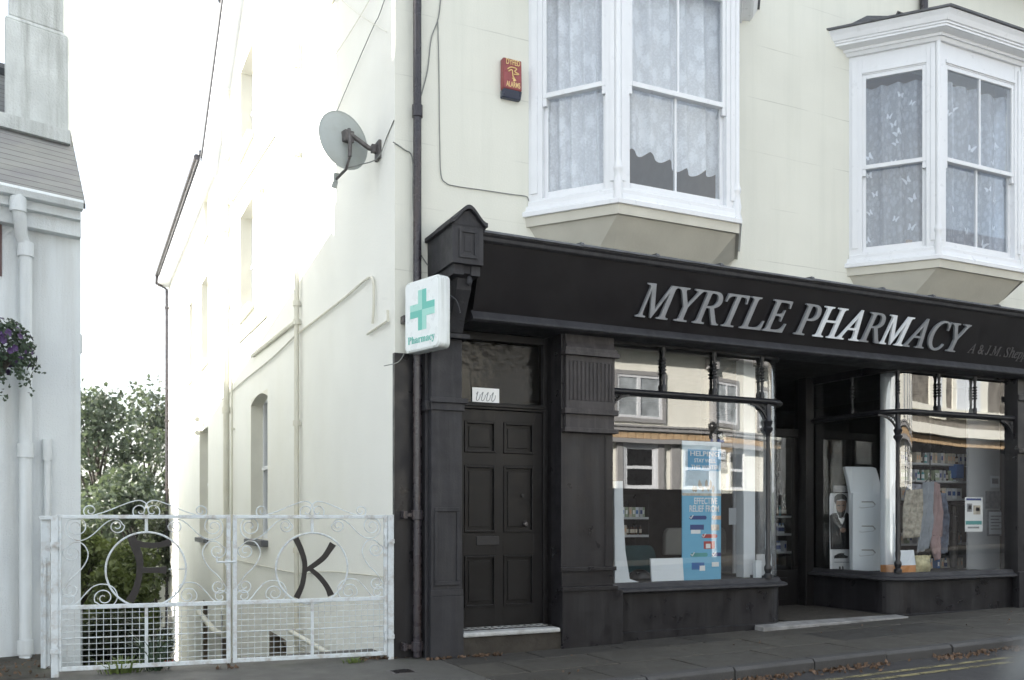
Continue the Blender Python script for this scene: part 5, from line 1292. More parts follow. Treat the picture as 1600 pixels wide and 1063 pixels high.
mb = MB(); mb.box(bl, br, Yb, Yb+.012, bz(774), bt); mb.build('upper_sheet', BANL, bn)
mb = MB(); mb.box(bl+(br-bl)*.14, br, Yb-.002, Yb, bz(736), bz(703)); mb.build('title_block', BAND, bn)
bw = br-bl
for txt, r0, h_, w_, x_ in (('HELPING', 713, .055, .74, .20), ('STAY WELL', 723, .045, .55, .30), ('THIS WINTER', 733, .045, .72, .22), ('EFFECTIVE', 788, .075, .60, .30), ('RELIEF FROM', 800, .075, .76, .18)):
    writing(txt, (bl+bw*x_, Yb-.004, bz(r0)), (1,0,0), (0,0,1), h_, WHITEPR, bn, width=bw*w_, offset=.012)
mb = MB(); rg = random.Random(4)
for k in range(9):
    cx = bl+bw*(.30+.06*k+rg.uniform(-.02,.02)); cz = bz(768)+rg.uniform(.02, .10); mb.blob((cx, Yb-.001, cz), .022, .002, rg.uniform(.03, .06), 1)
mb.build('figures', CLAY, bn)
mb = MB(); mb.box(bl, br, Yb-.002, Yb, bz(775), bz(771)); mb.build('ground_strip', CLAY, bn)
def pill(x_, r_, mat, w_=.42):
    cz = bz(r_); x0_ = bl+bw*x_; mb = MB(); hgt = .022
    pts = [(x0_+hgt*math.cos(rad(90+18*i)), cz+hgt*math.sin(rad(90+18*i))) for i in range(11)]+[(x0_+bw*w_+hgt*math.cos(rad(-90+18*i)), cz+hgt*math.sin(rad(-90+18*i))) for i in range(11)]
    mb.prism([(min(p[0], br-.002), p[1]) for p in pts], lambda a, b, d: (a, d, b), Yb-.003, Yb); mb.build('badge', mat, bn)
    mb = MB(); mb.tube([(x0_-.022, Yb-.005, cz+.008), (x0_-.004, Yb-.005, cz-.012), (x0_+.028, Yb-.005, cz+.028)], .006, 5); mb.build('tick', WHITEPR, bn)
for x_, r_, m_, w_ in ((.22, 809, NAVY, .36), (.80, 809, PEACH, .19), (.54, 838, REDP, .32), (.25, 867, TEAL, .36), (.80, 867, NAVY, .19)): pill(x_, r_, m_, w_)
for x0_, x1_, r0, r1, m_ in ((.20,.55,828,820,NAVY),(.22,.46,834,828,WHITEPR),(.74,.95,829,820,CLAY),(.55,.83,858,846,REDP),(.60,.72,857,850,WHITEPR),(.24,.56,890,879,BLUEP),(.44,.58,892,884,WHITEPR),(.76,.94,886,879,WHITEPR)):
    mb = MB(); mb.box(bl+bw*x0_, bl+bw*x1_, Yb-.003-.001*(m_ is WHITEPR), Yb, bz(r0), bz(r1)); mb.build('pack_print', m_, bn)
# seats and lower clutter
def backrest(name, px0, px1, r0, r1, Y, mat, label, depth=.08, rnd=.35):
    a = on_y(px0, r1, Y); b = on_y(px1, r0, Y); w_ = b.x-a.x; h_ = b.z-a.z; R_ = min(w_, h_)*rnd; pts = [(a.x, a.z), (b.x, a.z)]
    for i in range(9): t = rad(90*i/8); pts.append((b.x-R_*.6+R_*.6*math.cos(t), b.z-R_+R_*math.sin(t)))
    for i in range(9): t = rad(90+90*i/8); pts.append((a.x+R_*.6+R_*.6*math.cos(t), b.z-R_+R_*math.sin(t)))
    t_ = thing(name, label, 'chair', (a.x+w_/2, Y, .12))
    mb = MB(); mb.prism(pts, lambda p, q, d: (p, d, q), Y, Y+depth); mb.build('backrest', mat, t_, bevel=.02)
    mb = MB(); mb.box(a.x, b.x, Y+depth, Y+.5, .45, .55); mb.build('seat', mat, t_, bevel=.02)
    mb = MB(); mb.tube([((a.x+b.x)/2, Y+.3, .12), ((a.x+b.x)/2, Y+.3, .45)], .03, 8); mb.build('leg', DARK, t_)
    return t_
backrest('chair', 972, 1026, 852, 960, 1.06, TEALU, 'dark teal upholstered chair back seen low through the left window')
backrest('chair', 1040, 1076, 825, 868, 1.6, GREYU, 'pale grey chair back just left of the blue banner')
mb = MB(); c = on_y(1000, 906, .55); mb.lathe([(.0,0),(.13,0),(.14,.03),(.12,.08),(.06,.12),(0,.13)], (c.x, .55, BZ), 20); o = mb.build('bowl', DARK, smooth=True); tag(o, 'upturned dark round bowl on the sill in front of the teal chair', 'bowl')
wp = thing('window_pillar', 'white pillar behind the glass near the left window corner', 'pillar', (fx(1171, .42), .42, BZ))
mb = MB(); xa, xb = fx(1162, .42), fx(1180, .42); mb.box(xa, xb, .42, .56, BZ, 3.25); mb.build('shaft', CARD, wp, bevel=.004)
o = panel('white_rod', 1157, 1161, 560, 893, .55, CARD, 'thin white upright rod left of the white pillar', 'rod', .03)
panel('grey_panel', 1146, 1158, 640, 905, .75, INTW, 'narrow grey upright panel behind the white rod', 'panel', .02)
panel('paper_note', 1139, 1151, 794, 820, .72, CARD, 'small white paper note beside the narrow grey panel', 'note', .003)
panel('small_carton', 1181, 1190, 876, 909, .02, CARD, 'small white and purple carton beside the iron column', 'carton', .05)
panel('clear_stand', 1183, 1206, 866, 902, .30, INTW, 'grey leaflet stand behind the small carton', 'stand', .02)
panel('name_card', 1196, 1204, 830, 858, -.02, CARD, 'small white card fixed inside the curved left window corner', 'card', .003)
def shelving(label, px0, px1, Y, rows, r_top, r_bot, stock, ends=True):
    xa, xb = fx(px0, Y), fx(px1, Y); t = thing('shelving', label, 'shelves', ((xa+xb)/2, Y+.15, .12))
    zt_, zb_ = fz((px0+px1)/2, r_top, Y), fz((px0+px1)/2, r_bot, Y)
    mb = MB(); mb.box(xa-.02, xa, Y, Y+.3, zb_, zt_); mb.box(xb, xb+.02, Y, Y+.3, zb_, zt_); mb.build('side_panel', INT, t)
    mb = MB(); mb.box(xa, xb, Y+.28, Y+.30, zb_, zt_); mb.build('back_panel', DARK, t)
    for r in rows: z = fz((px0+px1)/2, r, Y); mb = MB(); mb.box(xa, xb, Y-.01, Y+.28, z-.028, z); mb.build('shelf_board', INTW, t)
    protos = {}
    for r, kinds, wid, h0, grp, lab in stock:
        z = fz((px0+px1)/2, r, Y); rg = random.Random(int(r*7+px0)); x = xa+.02; first = {}
        while x < xb-wid:
            w_ = wid*rg.uniform(.85, 1.15); kd = rg.choice(kinds)
            key = (kd, round(wid, 3))
            if key not in protos:  # first of its kind
                t2 = thing('bottle' if kd[0] == 'b' else 'packet', lab, 'bottle' if kd[0] == 'b' else 'packet', (x+w_/2, Y+.09, z), grp)
                if kd[0] == 'b':
                    mb = MB(); R_ = wid*.38; mb.lathe([(R_, 0), (R_, h0*.68), (R_*.45, h0*.8), (R_*.45, h0*.84)], (x+w_/2, Y+.09, z), 10); mb.build('body', kd[1], t2, smooth=True)
                    mb = MB(); mb.lathe([(R_*.5, h0*.84), (R_*.5, h0)], (x+w_/2, Y+.09, z), 10); mb.build('cap', kd[2], t2)
                    mb = MB(); mb.lathe([(R_*1.02, h0*.2), (R_*1.02, h0*.58)], (x+w_/2, Y+.09, z), 10); mb.build('label', kd[3], t2)
                else:
                    mb = MB(); mb.box(x+w_/2-wid*.44, x+w_/2+wid*.44, Y+.03, Y+.15, z, z+h0); mb.build('carton', kd[1], t2)
                    mb = MB(); mb.box(x+w_/2-wid*.3, x+w_/2+wid*.2, Y+.027, Y+.03, z+h0*.3, z+h0*.7); mb.build('print', kd[2], t2)
                protos[key] = t2
            else:
                c = dup(protos[key], (x+w_/2, Y+.09+rg.uniform(-.02, .03), z)); c['label'] = lab; c['group'] = grp
            x += w_
    return t
bB = ('b', BROWNB, DARK, CLAY); bW = ('b', CARD, BLUEP, NAVY); bT = ('b', TEAL, CARD, CARD); pC = ('p', CLAY, PEACH); pG = ('p', GREENP, WHITEPR); pW = ('p', CARD, BLUEP); pR = ('p', REDP, WHITEPR); pB = ('p', BLUEP, WHITEPR); pI = ('p', INTW, NAVY)
shelving('small shelf unit of cartons and bottles at the left behind the window', 971, 1013, 1.12, [808, 836, 866], 772, 900,
  [(808, [pC, pG, pW, pI], .052, .12, 'cartons on the left shelf unit', 'pale carton on the top board of the left shelf unit'),
   (836, [bB, bB, pC], .044, .12, 'brown bottles on the left shelf unit', 'brown bottle on the middle board of the left shelf unit'),
   (866, [pW, bW, pI], .05, .10, 'white packs on the left shelf unit', 'white pack on the lowest board of the left shelf unit')])
shelving('narrow shelf of white packs seen through the shop door glass', 1212, 1236, 1.75, [806, 834, 862], 700, 870,
  [(806, [bB, bT], .05, .15, 'dark bottles behind the shop door', 'dark bottle on the top board behind the shop door'),
   (834, [bW, pG, pI], .055, .15, 'white packs on the upper board behind the door', 'white pack on the upper board behind the shop door'),
   (862, [bW, pI, pW], .055, .15, 'white packs on the lower board behind the door', 'white pack on the lower board behind the shop door')])
# right window
sy = .95
st_ = thing('cardboard_standee', 'printed cardboard standee of a dark suited man by the shop entrance', 'standee', (fx(1314, sy), sy, BZ))
def spx(a, b): p = on_y(a, b, sy); return (p.x, max(p.z, BZ))
def flat(name, P, mat, k, parent, Y=None):
    Y = sy if Y is None else Y
    mb = MB(); mb.prism([(on_y(a, b, Y).x, max(BZ, on_y(a, b, Y).z)) for a, b in P], lambda p, q, d: (p, d, q), Y-.0015*k, Y+.004); return mb.build(name, mat, parent)
def c7(x, y): return (1280+x/5.592, 720+y/5.592)
flat('header_print', [c7(*p) for p in ((125,218),(268,218),(268,275),(125,275))], PRINTG, 0, st_)
flat('panel', [c7(*p) for p in ((90,320),(100,285),(275,285),(280,300),(285,1010),(95,1010))], INTW, 1, st_)
flat('dark_suit', [c7(*p) for p in ((92,480),(115,460),(150,455),(165,490),(210,500),(235,450),(262,470),(280,480),(280,775),(98,775))], PRINTK, 2, st_)
flat('shirt', [c7(*p) for p in ((163,496),(190,505),(220,497),(217,520),(203,555),(192,550))], WHITEPR, 3, st_)
flat('face', [c7(*p) for p in ((140,350),(232,350),(236,395),(226,440),(212,480),(200,495),(178,490),(160,465),(148,420))], SKIN, 3, st_)
flat('hair', [c7(*p) for p in ((132,360),(134,315),(155,292),(190,286),(222,298),(240,325),(238,372),(228,345),(195,336),(150,348),(143,380))], PRINTK, 4, st_)
flat('beard', [c7(*p) for p in ((150,430),(170,452),(200,448),(224,425),(222,455),(208,492),(175,492),(158,462))], PRINTK, 4, st_)
for cx in (168, 208): flat('eye', [c7(*p) for p in ((cx-12,388),(cx+12,386),(cx+12,396),(cx-12,397))], PRINTK, 4, st_)
flat('hands', [c7(*p) for p in ((180,598),(205,582),(232,596),(230,618),(205,630),(182,620))], SKIN, 3, st_)
flat('print_mark', [c7(*p) for p in ((130,832),(170,810),(215,808),(215,822),(250,835),(245,852),(130,855))], PRINTK, 3, st_)
flat('print_mark', [c7(*p) for p in ((128,885),(268,885),(268,889),(128,889))], PRINTK, 3, st_)
flat('bottle_print', [c7(*p) for p in ((135,1005),(140,985),(170,975),(172,925),(185,925),(188,970),(198,970),(200,920),(210,925),(212,975),(240,985),(248,1005))], PRINTK, 3, st_)
Yd = .80
ds = thing('display_stand', 'white moulded display stand with rounded top and pocket slots', 'display stand', (fx(1350, Yd), Yd, BZ))
P = [c7(*p) for p in ((228,58),(240,52),(470,55),(498,68),(515,120),(535,200),(545,283),(552,1015),(290,1015),(284,500),(276,283),(255,170))]
mb = MB(); mb.prism([(on_y(a, b, Yd).x, max(BZ, on_y(a, b, Yd).z)) for a, b in P], lambda p, q, d: (p, d, q), Yd, Yd+.05); mb.build('back_board', CARD, ds, bevel=.004)
mb = MB(); a = on_y(*c7(289, 1012), Yd-.03); b = on_y(*c7(550, 285), Yd-.03); mb.box(a.x+.012, b.x, Yd-.03, Yd, BZ, b.z); mb.build('front_board', CARD, ds, bevel=.004)
for r in (360, 572, 780, 988):
    mb = MB(); mb.tube([on_y(*c7(x_, r+dy), Yd-.032) for x_, dy in ((372, 0), (468, 0), (490, 26))], .008, 5); mb.build('slot', GREYU, ds)
    mb = MB(); mb.tube([on_y(*c7(x_, r+dy), Yd-.032) for x_, dy in ((350, 42), (362, 54), (470, 44), (490, 26))], .003, 5); mb.build('slot_crease', PRINTG, ds)
o = panel('entrance_card', 1279, 1298, 892, 902, 1.28, CARD, 'small white card on the entrance end of the right window bed', 'card', .004, lean=.06)
wp2 = thing('window_pillar', 'white round pillar behind the glass beside the white display stand', 'pillar', (fx(1387, .5), .5, BZ))
r_ = (fx(1396, .5)-fx(1378, .5))/2; mb = MB(); mb.tube([(fx(1387, .5), .5, BZ), (fx(1387, .5), .5, 3.25)], r_*.9, 20); mb.build('shaft', CARD, wp2, smooth=True)
# orange box and gold bag
Yo = .06; a = on_y(1397, 903, Yo); b = on_y(1431, 883, Yo)
ob = thing('orange_box', 'orange cardboard box with a raised white flap beside the iron column', 'box', (a.x+.1, Yo, BZ))
mb = MB(); mb.box(a.x, b.x, Yo, Yo+.22, BZ, b.z); mb.build('body', ORANGE, ob, bevel=.004)
t0 = on_y(1397, 860, Yo+.2); t1 = on_y(1428, 860, Yo+.2); mb = MB(); mb.hexa([(a.x+.01,Yo,b.z),(b.x,Yo,b.z),(b.x,Yo+.01,b.z),(a.x+.01,Yo+.01,b.z),(t0.x-.02,Yo+.16,t0.z),(t1.x-.05,Yo+.16,t0.z),(t1.x-.05,Yo+.17,t0.z),(t0.x-.02,Yo+.17,t0.z)]); mb.build('flap', CARD, ob)
a = on_y(1433, 902, .10); b = on_y(1456, 868, .10)
mb = MB(); n = 10; V = []
for i in range(n+1):
    for j in range(n+1):
        u, v = i/n, j/n; bul = .06*math.sin(math.pi*u)*math.sin(math.pi*min(1, v*1.1))+.008*math.sin(u*17+v*9); V.append(mb.bm.verts.new((a.x+(b.x-a.x)*u+.006*math.sin(v*8), .12-bul, BZ+(b.z-BZ)*v+.008*math.sin(u*14)*v)))
for i in range(n):
    for j in range(n): mb.bm.faces.new([V[i*(n+1)+j], V[(i+1)*(n+1)+j], V[(i+1)*(n+1)+j+1], V[i*(n+1)+j+1]])
mb.poly([(a.x,.12,BZ),(b.x,.12,BZ),(b.x,.16,b.z),(a.x,.16,b.z)]); o = mb.build('gold_bag', GOLD, smooth=True, fix=False); tag(o, 'crinkled gold paper bag right of the orange box', 'bag')
# hanging baby clothes
def cloth(name, P, Y, mat, label, amp=.02, fr=40):
    pts = [on_y(a, b, Y) for a, b in P]; t = thing(name, label, 'garment', (pts[0].x, Y, pts[0].z))
    top_ = max(p.z for p in pts); xs_ = [p.x for p in pts]; xa, xb = min(xs_), max(xs_)
    half = len(pts)//2; L = pts[:half]; R_ = pts[half:][::-1]; n = 16; m_ = 18; mb = MB(); V = []
    def at(Q, f):
        q = f*(len(Q)-1); i = min(int(q), len(Q)-2); return Q[i].lerp(Q[i+1], q-i)
    for j in range(m_+1):
        l, r = at(L, j/m_), at(R_, j/m_)
        V.append([mb.bm.verts.new(l.lerp(r, i/n)+Vector((0, amp*math.sin(i/n*fr*.5+j*.25)+.05*math.sin(math.pi*i/n)*-1, 0))) for i in range(n+1)])
    for j in range(m_):
        for i in range(n): mb.bm.faces.new([V[j][i], V[j][i+1], V[j+1][i+1], V[j+1][i]])
    o = mb.build('fabric', mat, t, smooth=True, fix=False); s = o.modifiers.new('thick', 'SOLIDIFY'); s.thickness = .008
    cx = (L[0].x+R_[0].x)/2; mb = MB(); mb.tube([L[0]+Vector((.02,.0,-.01)), Vector((cx, Y, top_+.03)), R_[0]+Vector((-.02,0,-.01))], .006, 5)
    mb.tube(smoothpath([(cx, Y, top_+.03), (cx, Y, top_+.07), (cx+.02, Y, top_+.09), (cx+.03, Y, top_+.07)]), .003, 5); mb.build('hanger', DARK, t); return t
FLOR = M('floral_fabric', (.42,.39,.33), .9, var=.45, vscale=16); FLOR2 = M('lilac_print_fabric', (.30,.31,.36), .9, var=.4, vscale=14)
BLUF = M('pale_blue_fabric', (.29,.32,.36), .9, var=.2, vscale=8); PINKF = M('pink_fabric', (.40,.29,.29), .9, var=.15, vscale=6); DBLF = M('blue_fabric', (.17,.20,.27), .9, var=.5, vscale=14)
cloth('baby_dress', [(1416,766),(1412,800),(1408,842),(1442,838),(1444,800),(1440,764)], .42, FLOR, 'cream floral dress on the left of the baby clothes')
cloth('baby_dress', [(1420,756),(1414,772),(1410,790),(1442,790),(1442,770),(1440,758)], .46, FLOR2, 'lilac print top behind the cream floral dress')
cloth('baby_suit', [(1442,754),(1440,800),(1430,866),(1452,852),(1462,800),(1460,752)], .38, BLUF, 'pale blue garment in the middle of the baby clothes')
cloth('baby_suit', [(1457,752),(1458,800),(1454,842),(1470,838),(1471,800),(1464,760)], .34, PINKF, 'pink garment hanging in front of the pale blue one')
cloth('baby_suit', [(1467,770),(1468,800),(1466,866),(1478,862),(1481,810),(1474,772)], .44, DBLF, 'blue patterned garment on the right of the baby clothes')
cloth('baby_suit', [(1456,838),(1455,855),(1458,876),(1466,872),(1467,850),(1466,838)], .32, PINKF, 'small pink legging hanging below the pink garment')
mb = MB(); p = on_y(1412, 752, .42); q = on_y(1480, 760, .42); mb.tube([p, q], .009, 8); mb.tube([(p.x*.4+q.x*.6, .42, p.z), (p.x*.4+q.x*.6, .42, 2.6)], .007, 6); o = mb.build('clothes_rail', IRON, smooth=True); tag(o, 'thin rail holding the row of baby clothes', 'rail')
shelving('long wall shelving of bottles behind the baby clothes', 1408, 1514, .78, [724, 751, 779, 849, 890], 690, 905,
  [(724, [bB, bT, pC, bW, pI], .052, .15, 'bottles on the top board of the long shelving', 'bottle on the top board of the long shelving'),
   (751, [bB, bW, pG, bT, pI], .052, .15, 'bottles on the second board of the long shelving', 'bottle on the second board of the long shelving'),
   (779, [pI, pI, pW, pC], .13, .15, 'pale cartons on the middle board of the long shelving', 'pale carton on the middle board of the long shelving'),
   (849, [bW, pG, pI, pC], .062, .15, 'packs on the lower board of the long shelving', 'pack on the lower board of the long shelving'),
   (890, [pR, bW, pB, bT, pC], .06, .15, 'bright packs on the lowest board of the long shelving', 'bright pack on the lowest board of the long shelving')])
panel('blue_carton', 1494, 1506, 726, 747, .73, BLUEP, 'bright blue carton in front of the long shelving', 'carton', .12)
tt = thing('pedestal_stand', 'dark pedestal stand behind the hanging clothes', 'stand', (fx(1490, .8), .8, .12))
c = on_y(1490, 785, .62); mb = MB(); mb.lathe([(.05,.63-c.z),(.06,-.35),(.05,-.06),(.15,-.03),(.16,.0),(0,.0)], (c.x, .62, c.z), 16); mb.build('column', DARK, tt, smooth=True)
gp = panel('grey_partition', 1513, 1576, 600, 905, .45, INTW, 'pale grey partition board filling the right end of the window', 'partition', .03)
po = panel('poster', 1508, 1535.5, 777.5, 831, .02, WHITEPR, 'white notice with drawings hung inside the right window glass', 'poster', .003)
def pr_(px0, px1, r0, r1, Y, mat, parent, k=1): return panel('print', px0, px1, r0, r1, Y-.0015*k, mat, None, None, .001, parent)
for a_ in ((1510,1533,779,782,NAVY),(1511,1519,787,800,PRINTG),(1521,1532,790,804,CLAY),(1513,1518,790,796,DARK),(1525,1531,793,799,PRINTG),(1509,1534,814,820,TEAL),(1512,1530,823,826,PRINTG)): pr_(a_[0], a_[1], a_[2], a_[3], .02, a_[4], po)
p2 = panel('framed_notice', 1543, 1570, 797, 838, .43, PRINTG, 'framed grey notice on the partition at the right edge', 'notice', .012)
panel('sheet', 1545.5, 1568, 800, 835, .428, CARD, None, None, .002, p2)
for i in range(5): pr_(1548, 1565-(i % 2)*4, 806+i*5, 807.6+i*5, .428, PRINTG, p2)
p3 = panel('small_notice', 1548, 1562, 744, 762, .43, CARD, 'small white notice above the framed notice', 'notice', .003)
pr_(1550, 1560, 748, 756, .43, PRINTG, p3)
panel('pinned_papers', 1540, 1569, 768, 795, .44, PRINTG, 'grey pinned papers between the small notice and the framed notice', 'papers', .004)

# ================================================================ ACROSS THE STREET (seen in the shop glass)
VY = 12.36; PY = -12.60                                  # mirror plane of the glass is y = -.12
def mv(px, py): p = on_y(px, py, VY); return (p.x, p.z)
PUBC = M('pub_cream', (.85,.84,.76), .85, var=.03, bump=.08, dirt=(.6,.57,.46), dirt_amt=.2, dirt_scale=.8, streak=True)
PUBG = M('pub_grey_trim', (.33,.325,.325), .6, var=.1); BRICKO = M('orange_brick_band', (.50,.36,.22), .8, var=.25, vscale=6)
PUBD = M('pub_dark_base', (.010,.0085,.0085), .6, var=.2); ROOFP = M('pub_roof', (.10,.10,.11), .7, var=.2)
pub = thing('pub', 'cream painted pub across the street mirrored in the left shop window', 'building', (9, PY, 0))
PX0, PX1 = 2.0, 17.6
mb = MB(); mb.box(PX0, PX1, PY-8, PY, -.3, 5.8); mb.build('wall', PUBC, pub)
mb = MB(); mb.hexa([(PX0-.3,PY-8.3,5.8),(PX1+.3,PY-8.3,5.8),(PX1+.3,PY+.45,5.8),(PX0-.3,PY+.45,5.8),(PX0-.3,PY-8.3,6.0),(PX1+.3,PY-8.3,6.0),(PX1+.3,PY+.5,6.5),(PX0-.3,PY+.5,6.5)]); mb.build('eaves', PUBG, pub)
mb = MB(); mb.prism([(PY+.4, 6.5), (PY-4, 9.2), (PY-8.3, 6.0)], lambda a, b, d: (d, a, b), PX0-.2, PX1+.2); mb.build('roof', ROOFP, pub)
mb = MB(); z0 = mv(1100, 690)[1]; z1 = mv(1100, 681)[1]; nb = 64
for i in range(nb):
    a = PX0+(PX1-PX0)*i/nb; b = PX0+(PX1-PX0)*(i+.82)/nb; mb.box(a, b, PY, PY+.10, z0, z1)
mb.box(PX0, PX1, PY, PY+.07, z0, z1); mb.build('brick_band', BRICKO, pub)
mb = MB(); za, zb2 = mv(1100, 679)[1], mv(1100, 670)[1]; mb.box(PX0, PX1, PY, PY+.16, za, za+.07); mb.box(PX0, PX1, PY, PY+.12, zb2-.05, zb2)
for i in range(60): a = PX0+(PX1-PX0)*i/60; mb.box(a, a+.14, PY, PY+.05, za+.07, zb2-.05)
mb.build('string_course', PUBG, pub)
mb = MB(); mb.box(PX0, PX1, PY, PY+.22, z0-.14, z0-.02); mb.build('lower_cornice', PUBG, pub)
mb = MB(); zd = mv(1000, 764)[1]; mb.box(PX0, PX1, PY, PY+.14, -.3, zd); mb.build('stall_base', PUBD, pub)
def pwin(x0, x1, zlo, zhi, trim, mull=True, rail=False):
    mb = MB(); f = .11
    for b in ((x0-f, x0, zlo-f, zhi+f), (x1, x1+f, zlo-f, zhi+f), (x0, x1, zhi, zhi+f), (x0, x1, zlo-f, zlo)): mb.box(b[0], b[1], PY, PY+.06, b[2], b[3])
    mb.build('window_surround', trim, pub)
    mb = MB(); s = .07
    for b in ((x0, x0+s, zlo, zhi), (x1-s, x1, zlo, zhi), (x0+s, x1-s, zlo, zlo+s), (x0+s, x1-s, zhi-s, zhi)): mb.box(b[0], b[1], PY, PY+.04, b[2], b[3])
    xm = (x0+x1)/2; zm = (zlo+zhi)/2
    if mull: mb.box(xm-.05, xm+.05, PY, PY+.045, zlo+s, zhi-s)
    if rail: mb.box(x0+s, x1-s, PY, PY+.045, zm-.04, zm+.04)
    w_ = mb.build('window_frame', WHITE, pub)
    mb = MB(); mb.box(x0+s, x1-s, PY, PY+.012, zlo+s, zhi-s); mb.build('pane', M('pub_window_net', (.35,.38,.40), .12, var=.4, vscale=3) if mull else DARK, w_)
x0, zlo = mv(962, 652); x1, zhi = mv(1033, 589); W_ = x1-x0
for dx_ in (-4.6, 0, 4.15, 8.0): pwin(x0+dx_*.78, x0+dx_*.78+W_, zlo, zhi, PUBG)
x0, zlo = mv(975, 762); x1, zhi = mv(1022, 699); W2 = x1-x0
for c in (975, 1066, 1157): q = mv(c, 700)[0]; pwin(q, q+W2, zlo, zhi, PUBC if c != 975 else WHITE, False, True)
pwin(x0-2.4, x0-2.4+W2, zlo, zhi, WHITE, False, True)
mb = MB()
for a, b in ((962, 971), (1026, 1035), (1047, 1060)): mb.box(mv(a, 700)[0], mv(b, 700)[0], PY, PY+.09, zd, z0-.14)
mb.build('pilaster_strip', PUBG, pub)
mb = MB(); q = mv(1111, 600)[0]; mb.tube([(q, PY+.1, 5.8), (q, PY+.1, 0)], .11, 8); mb.box(q-.2, q+.2, PY, PY+.25, 5.45, 5.75); mb.build('downpipe', PUBG, pub)
lamp = MB(); q = mv(1104, 668); lamp.blob((q[0], PY+.25, q[1]), .12, .12, .14, 2); lamp.build('lantern', DARK, pub, smooth=True)
def psign(px0, px1, r0, r1, txt, mat, lm, lab):
    a = mv(px0, r1); b = mv(px1, r0); t = thing('pub_sign', lab, 'sign', ((a[0]+b[0])/2, PY+.14, a[1]))
    mb = MB(); mb.box(a[0], b[0], PY+.12, PY+.16, a[1], b[1]); mb.build('board', mat, t)
    if txt: writing(txt, (b[0]-(b[0]-a[0])*.12, PY+.162, a[1]+(b[1]-a[1])*.25), (-1,0,0), (0,0,1), (b[1]-a[1])*.5, lm, t, width=(b[0]-a[0])*.74, offset=.012)
psign(1103, 1132, 675, 686, 'Pool Bar', DARK, CARD, 'small dark board reading Pool Bar on the pub')
psign(1106, 1136, 688, 697, '', NAVY, CARD, 'plain navy board on the pub below the Pool Bar board')
psign(1118, 1140, 703, 718, 'Park', CARD, DARK, 'white board with dark lettering on the pub')
psign(1124, 1143, 721, 733, '', PUBG, CARD, 'plain grey board on the pub below the white board')
STB = M('rubble_stone', (.20,.185,.165), .9, var=.45, vscale=3.5, bump=.6, bscale=6)
sh_ = thing('stone_building', 'brown stone building across the street mirrored in the right shop window', 'building', (24, PY, 0))
mb = MB(); mb.box(17.9, 36, PY-8, PY-.05, -.3, 9.0); mb.build('wall', STB, sh_)
mb = MB(); mb.hexa([(17.7,PY-8.3,9),(36.2,PY-8.3,9),(36.2,PY+.3,9),(17.7,PY+.3,9),(17.7,PY-4.2,12),(36.2,PY-4.2,12),(36.2,PY-4.0,12),(17.7,PY-4.0,12)]); mb.build('roof', ROOFP, sh_)
for (a, b, r0, r1) in ((1488, 1530, 590, 640), (1590, 1640, 590, 640), (1415, 1440, 590, 640)):
    x0, zlo = mv(a, r1); x1, zhi = mv(b, r0)
    mb = MB(); mb.box(x0-.4, x1+.4, PY-.05, PY+.03, zlo-.3, zhi+.3); s_ = mb.build('window_surround', PUBC, sh_)
    mb = MB(); mb.box(x0, x1, PY+.03, PY+.05, zlo, zhi); mb.build('pane', CARD, s_)
mb = MB(); z0, z1 = mv(1450, 697)[1], mv(1450, 686)[1]
for i in range(70): a = 18+i*.24; mb.box(a, a+.2, PY-.05, PY+.12, z0, z1)
mb.build('brick_band', BRICKO, sh_)
mb = MB(); mb.box(17.9, 36, PY-.05, PY+.35, z1+.05, z1+.35); mb.box(17.9, 36, PY-.05, PY+.2, z1+.75, z1+.95); mb.build('shop_cornice', PUBC, sh_)
mb = MB(); mb.box(17.9, 36, PY-.05, PY+.08, -.3, z0); mb.build('shopfront', PUBD, sh_)
tr_ = thing('terrace_house', 'plain pale terrace across the street left of the pub', 'building', (-8, PY, 0))
mb = MB(); mb.box(-18, 1.8, PY-8, PY, -.3, 6.6); mb.build('wall', HOUSEW, tr_)
mb = MB(); mb.prism([(PY+.4, 6.6), (PY-4, 9.2), (PY-8.3, 6.6)], lambda a, b, d: (d, a, b), -18.2, 1.9); mb.build('roof', ROOFP, tr_)
for x in (-16, -13, -10, -7, -4, -1):
    for z in (1.0, 4.0): mb = MB(); mb.box(x, x+1.0, PY, PY+.05, z, z+1.5); w_ = mb.build('window_frame', WHITE, tr_); mb = MB(); mb.box(x+.1, x+.9, PY+.05, PY+.06, z+.1, z+1.4); mb.build('pane', DARK, w_)

# ================================================================ THE CAR THE PHOTOGRAPH WAS TAKEN FROM: its door mirror shows in the corner
CARP = M('silver_car_paint', (.055,.065,.075), .45, metal=.0, var=.02, coat=.15); TYRE = M('tyre_rubber', (.02,.02,.02), .8); CGL = glass('car_glass', 1.7, (.35,.38,.38))
car = thing('silver_car', 'silver car at the right corner, only its blurred door mirror in view', 'car', (-2.6, -9.2, -.1))
secs = [(-4.75,.42,.78,.66),(-4.55,.30,.95,.80),(-3.9,.22,1.0,.86),(-2.9,.22,.98,.87),(-1.9,.22,.97,.87),(-1.2,.22,.92,.86),(-.6,.26,.86,.83),(-.35,.36,.70,.70)]
mb = MB(); R_ = []
for x, zl, zh, hw in secs:
    R_.append([mb.bm.verts.new((x, -9.2+s*hw*k, z)) for s, k, z in ((-1,.9,zl),(-1,1,zl+.15),(-1,1,(zl+zh)/2),(-1,.95,zh-.06),(-1,.86,zh),(1,.86,zh),(1,.95,zh-.06),(1,1,(zl+zh)/2),(1,1,zl+.15),(1,.9,zl))])
for a, b in zip(R_[:-1], R_[1:]):
    for i in range(10): mb.bm.faces.new([a[i], a[(i+1) % 10], b[(i+1) % 10], b[i]])
mb.bm.faces.new(R_[0]); mb.bm.faces.new(R_[-1][::-1]); mb.build('body', CARP, car, smooth=True)
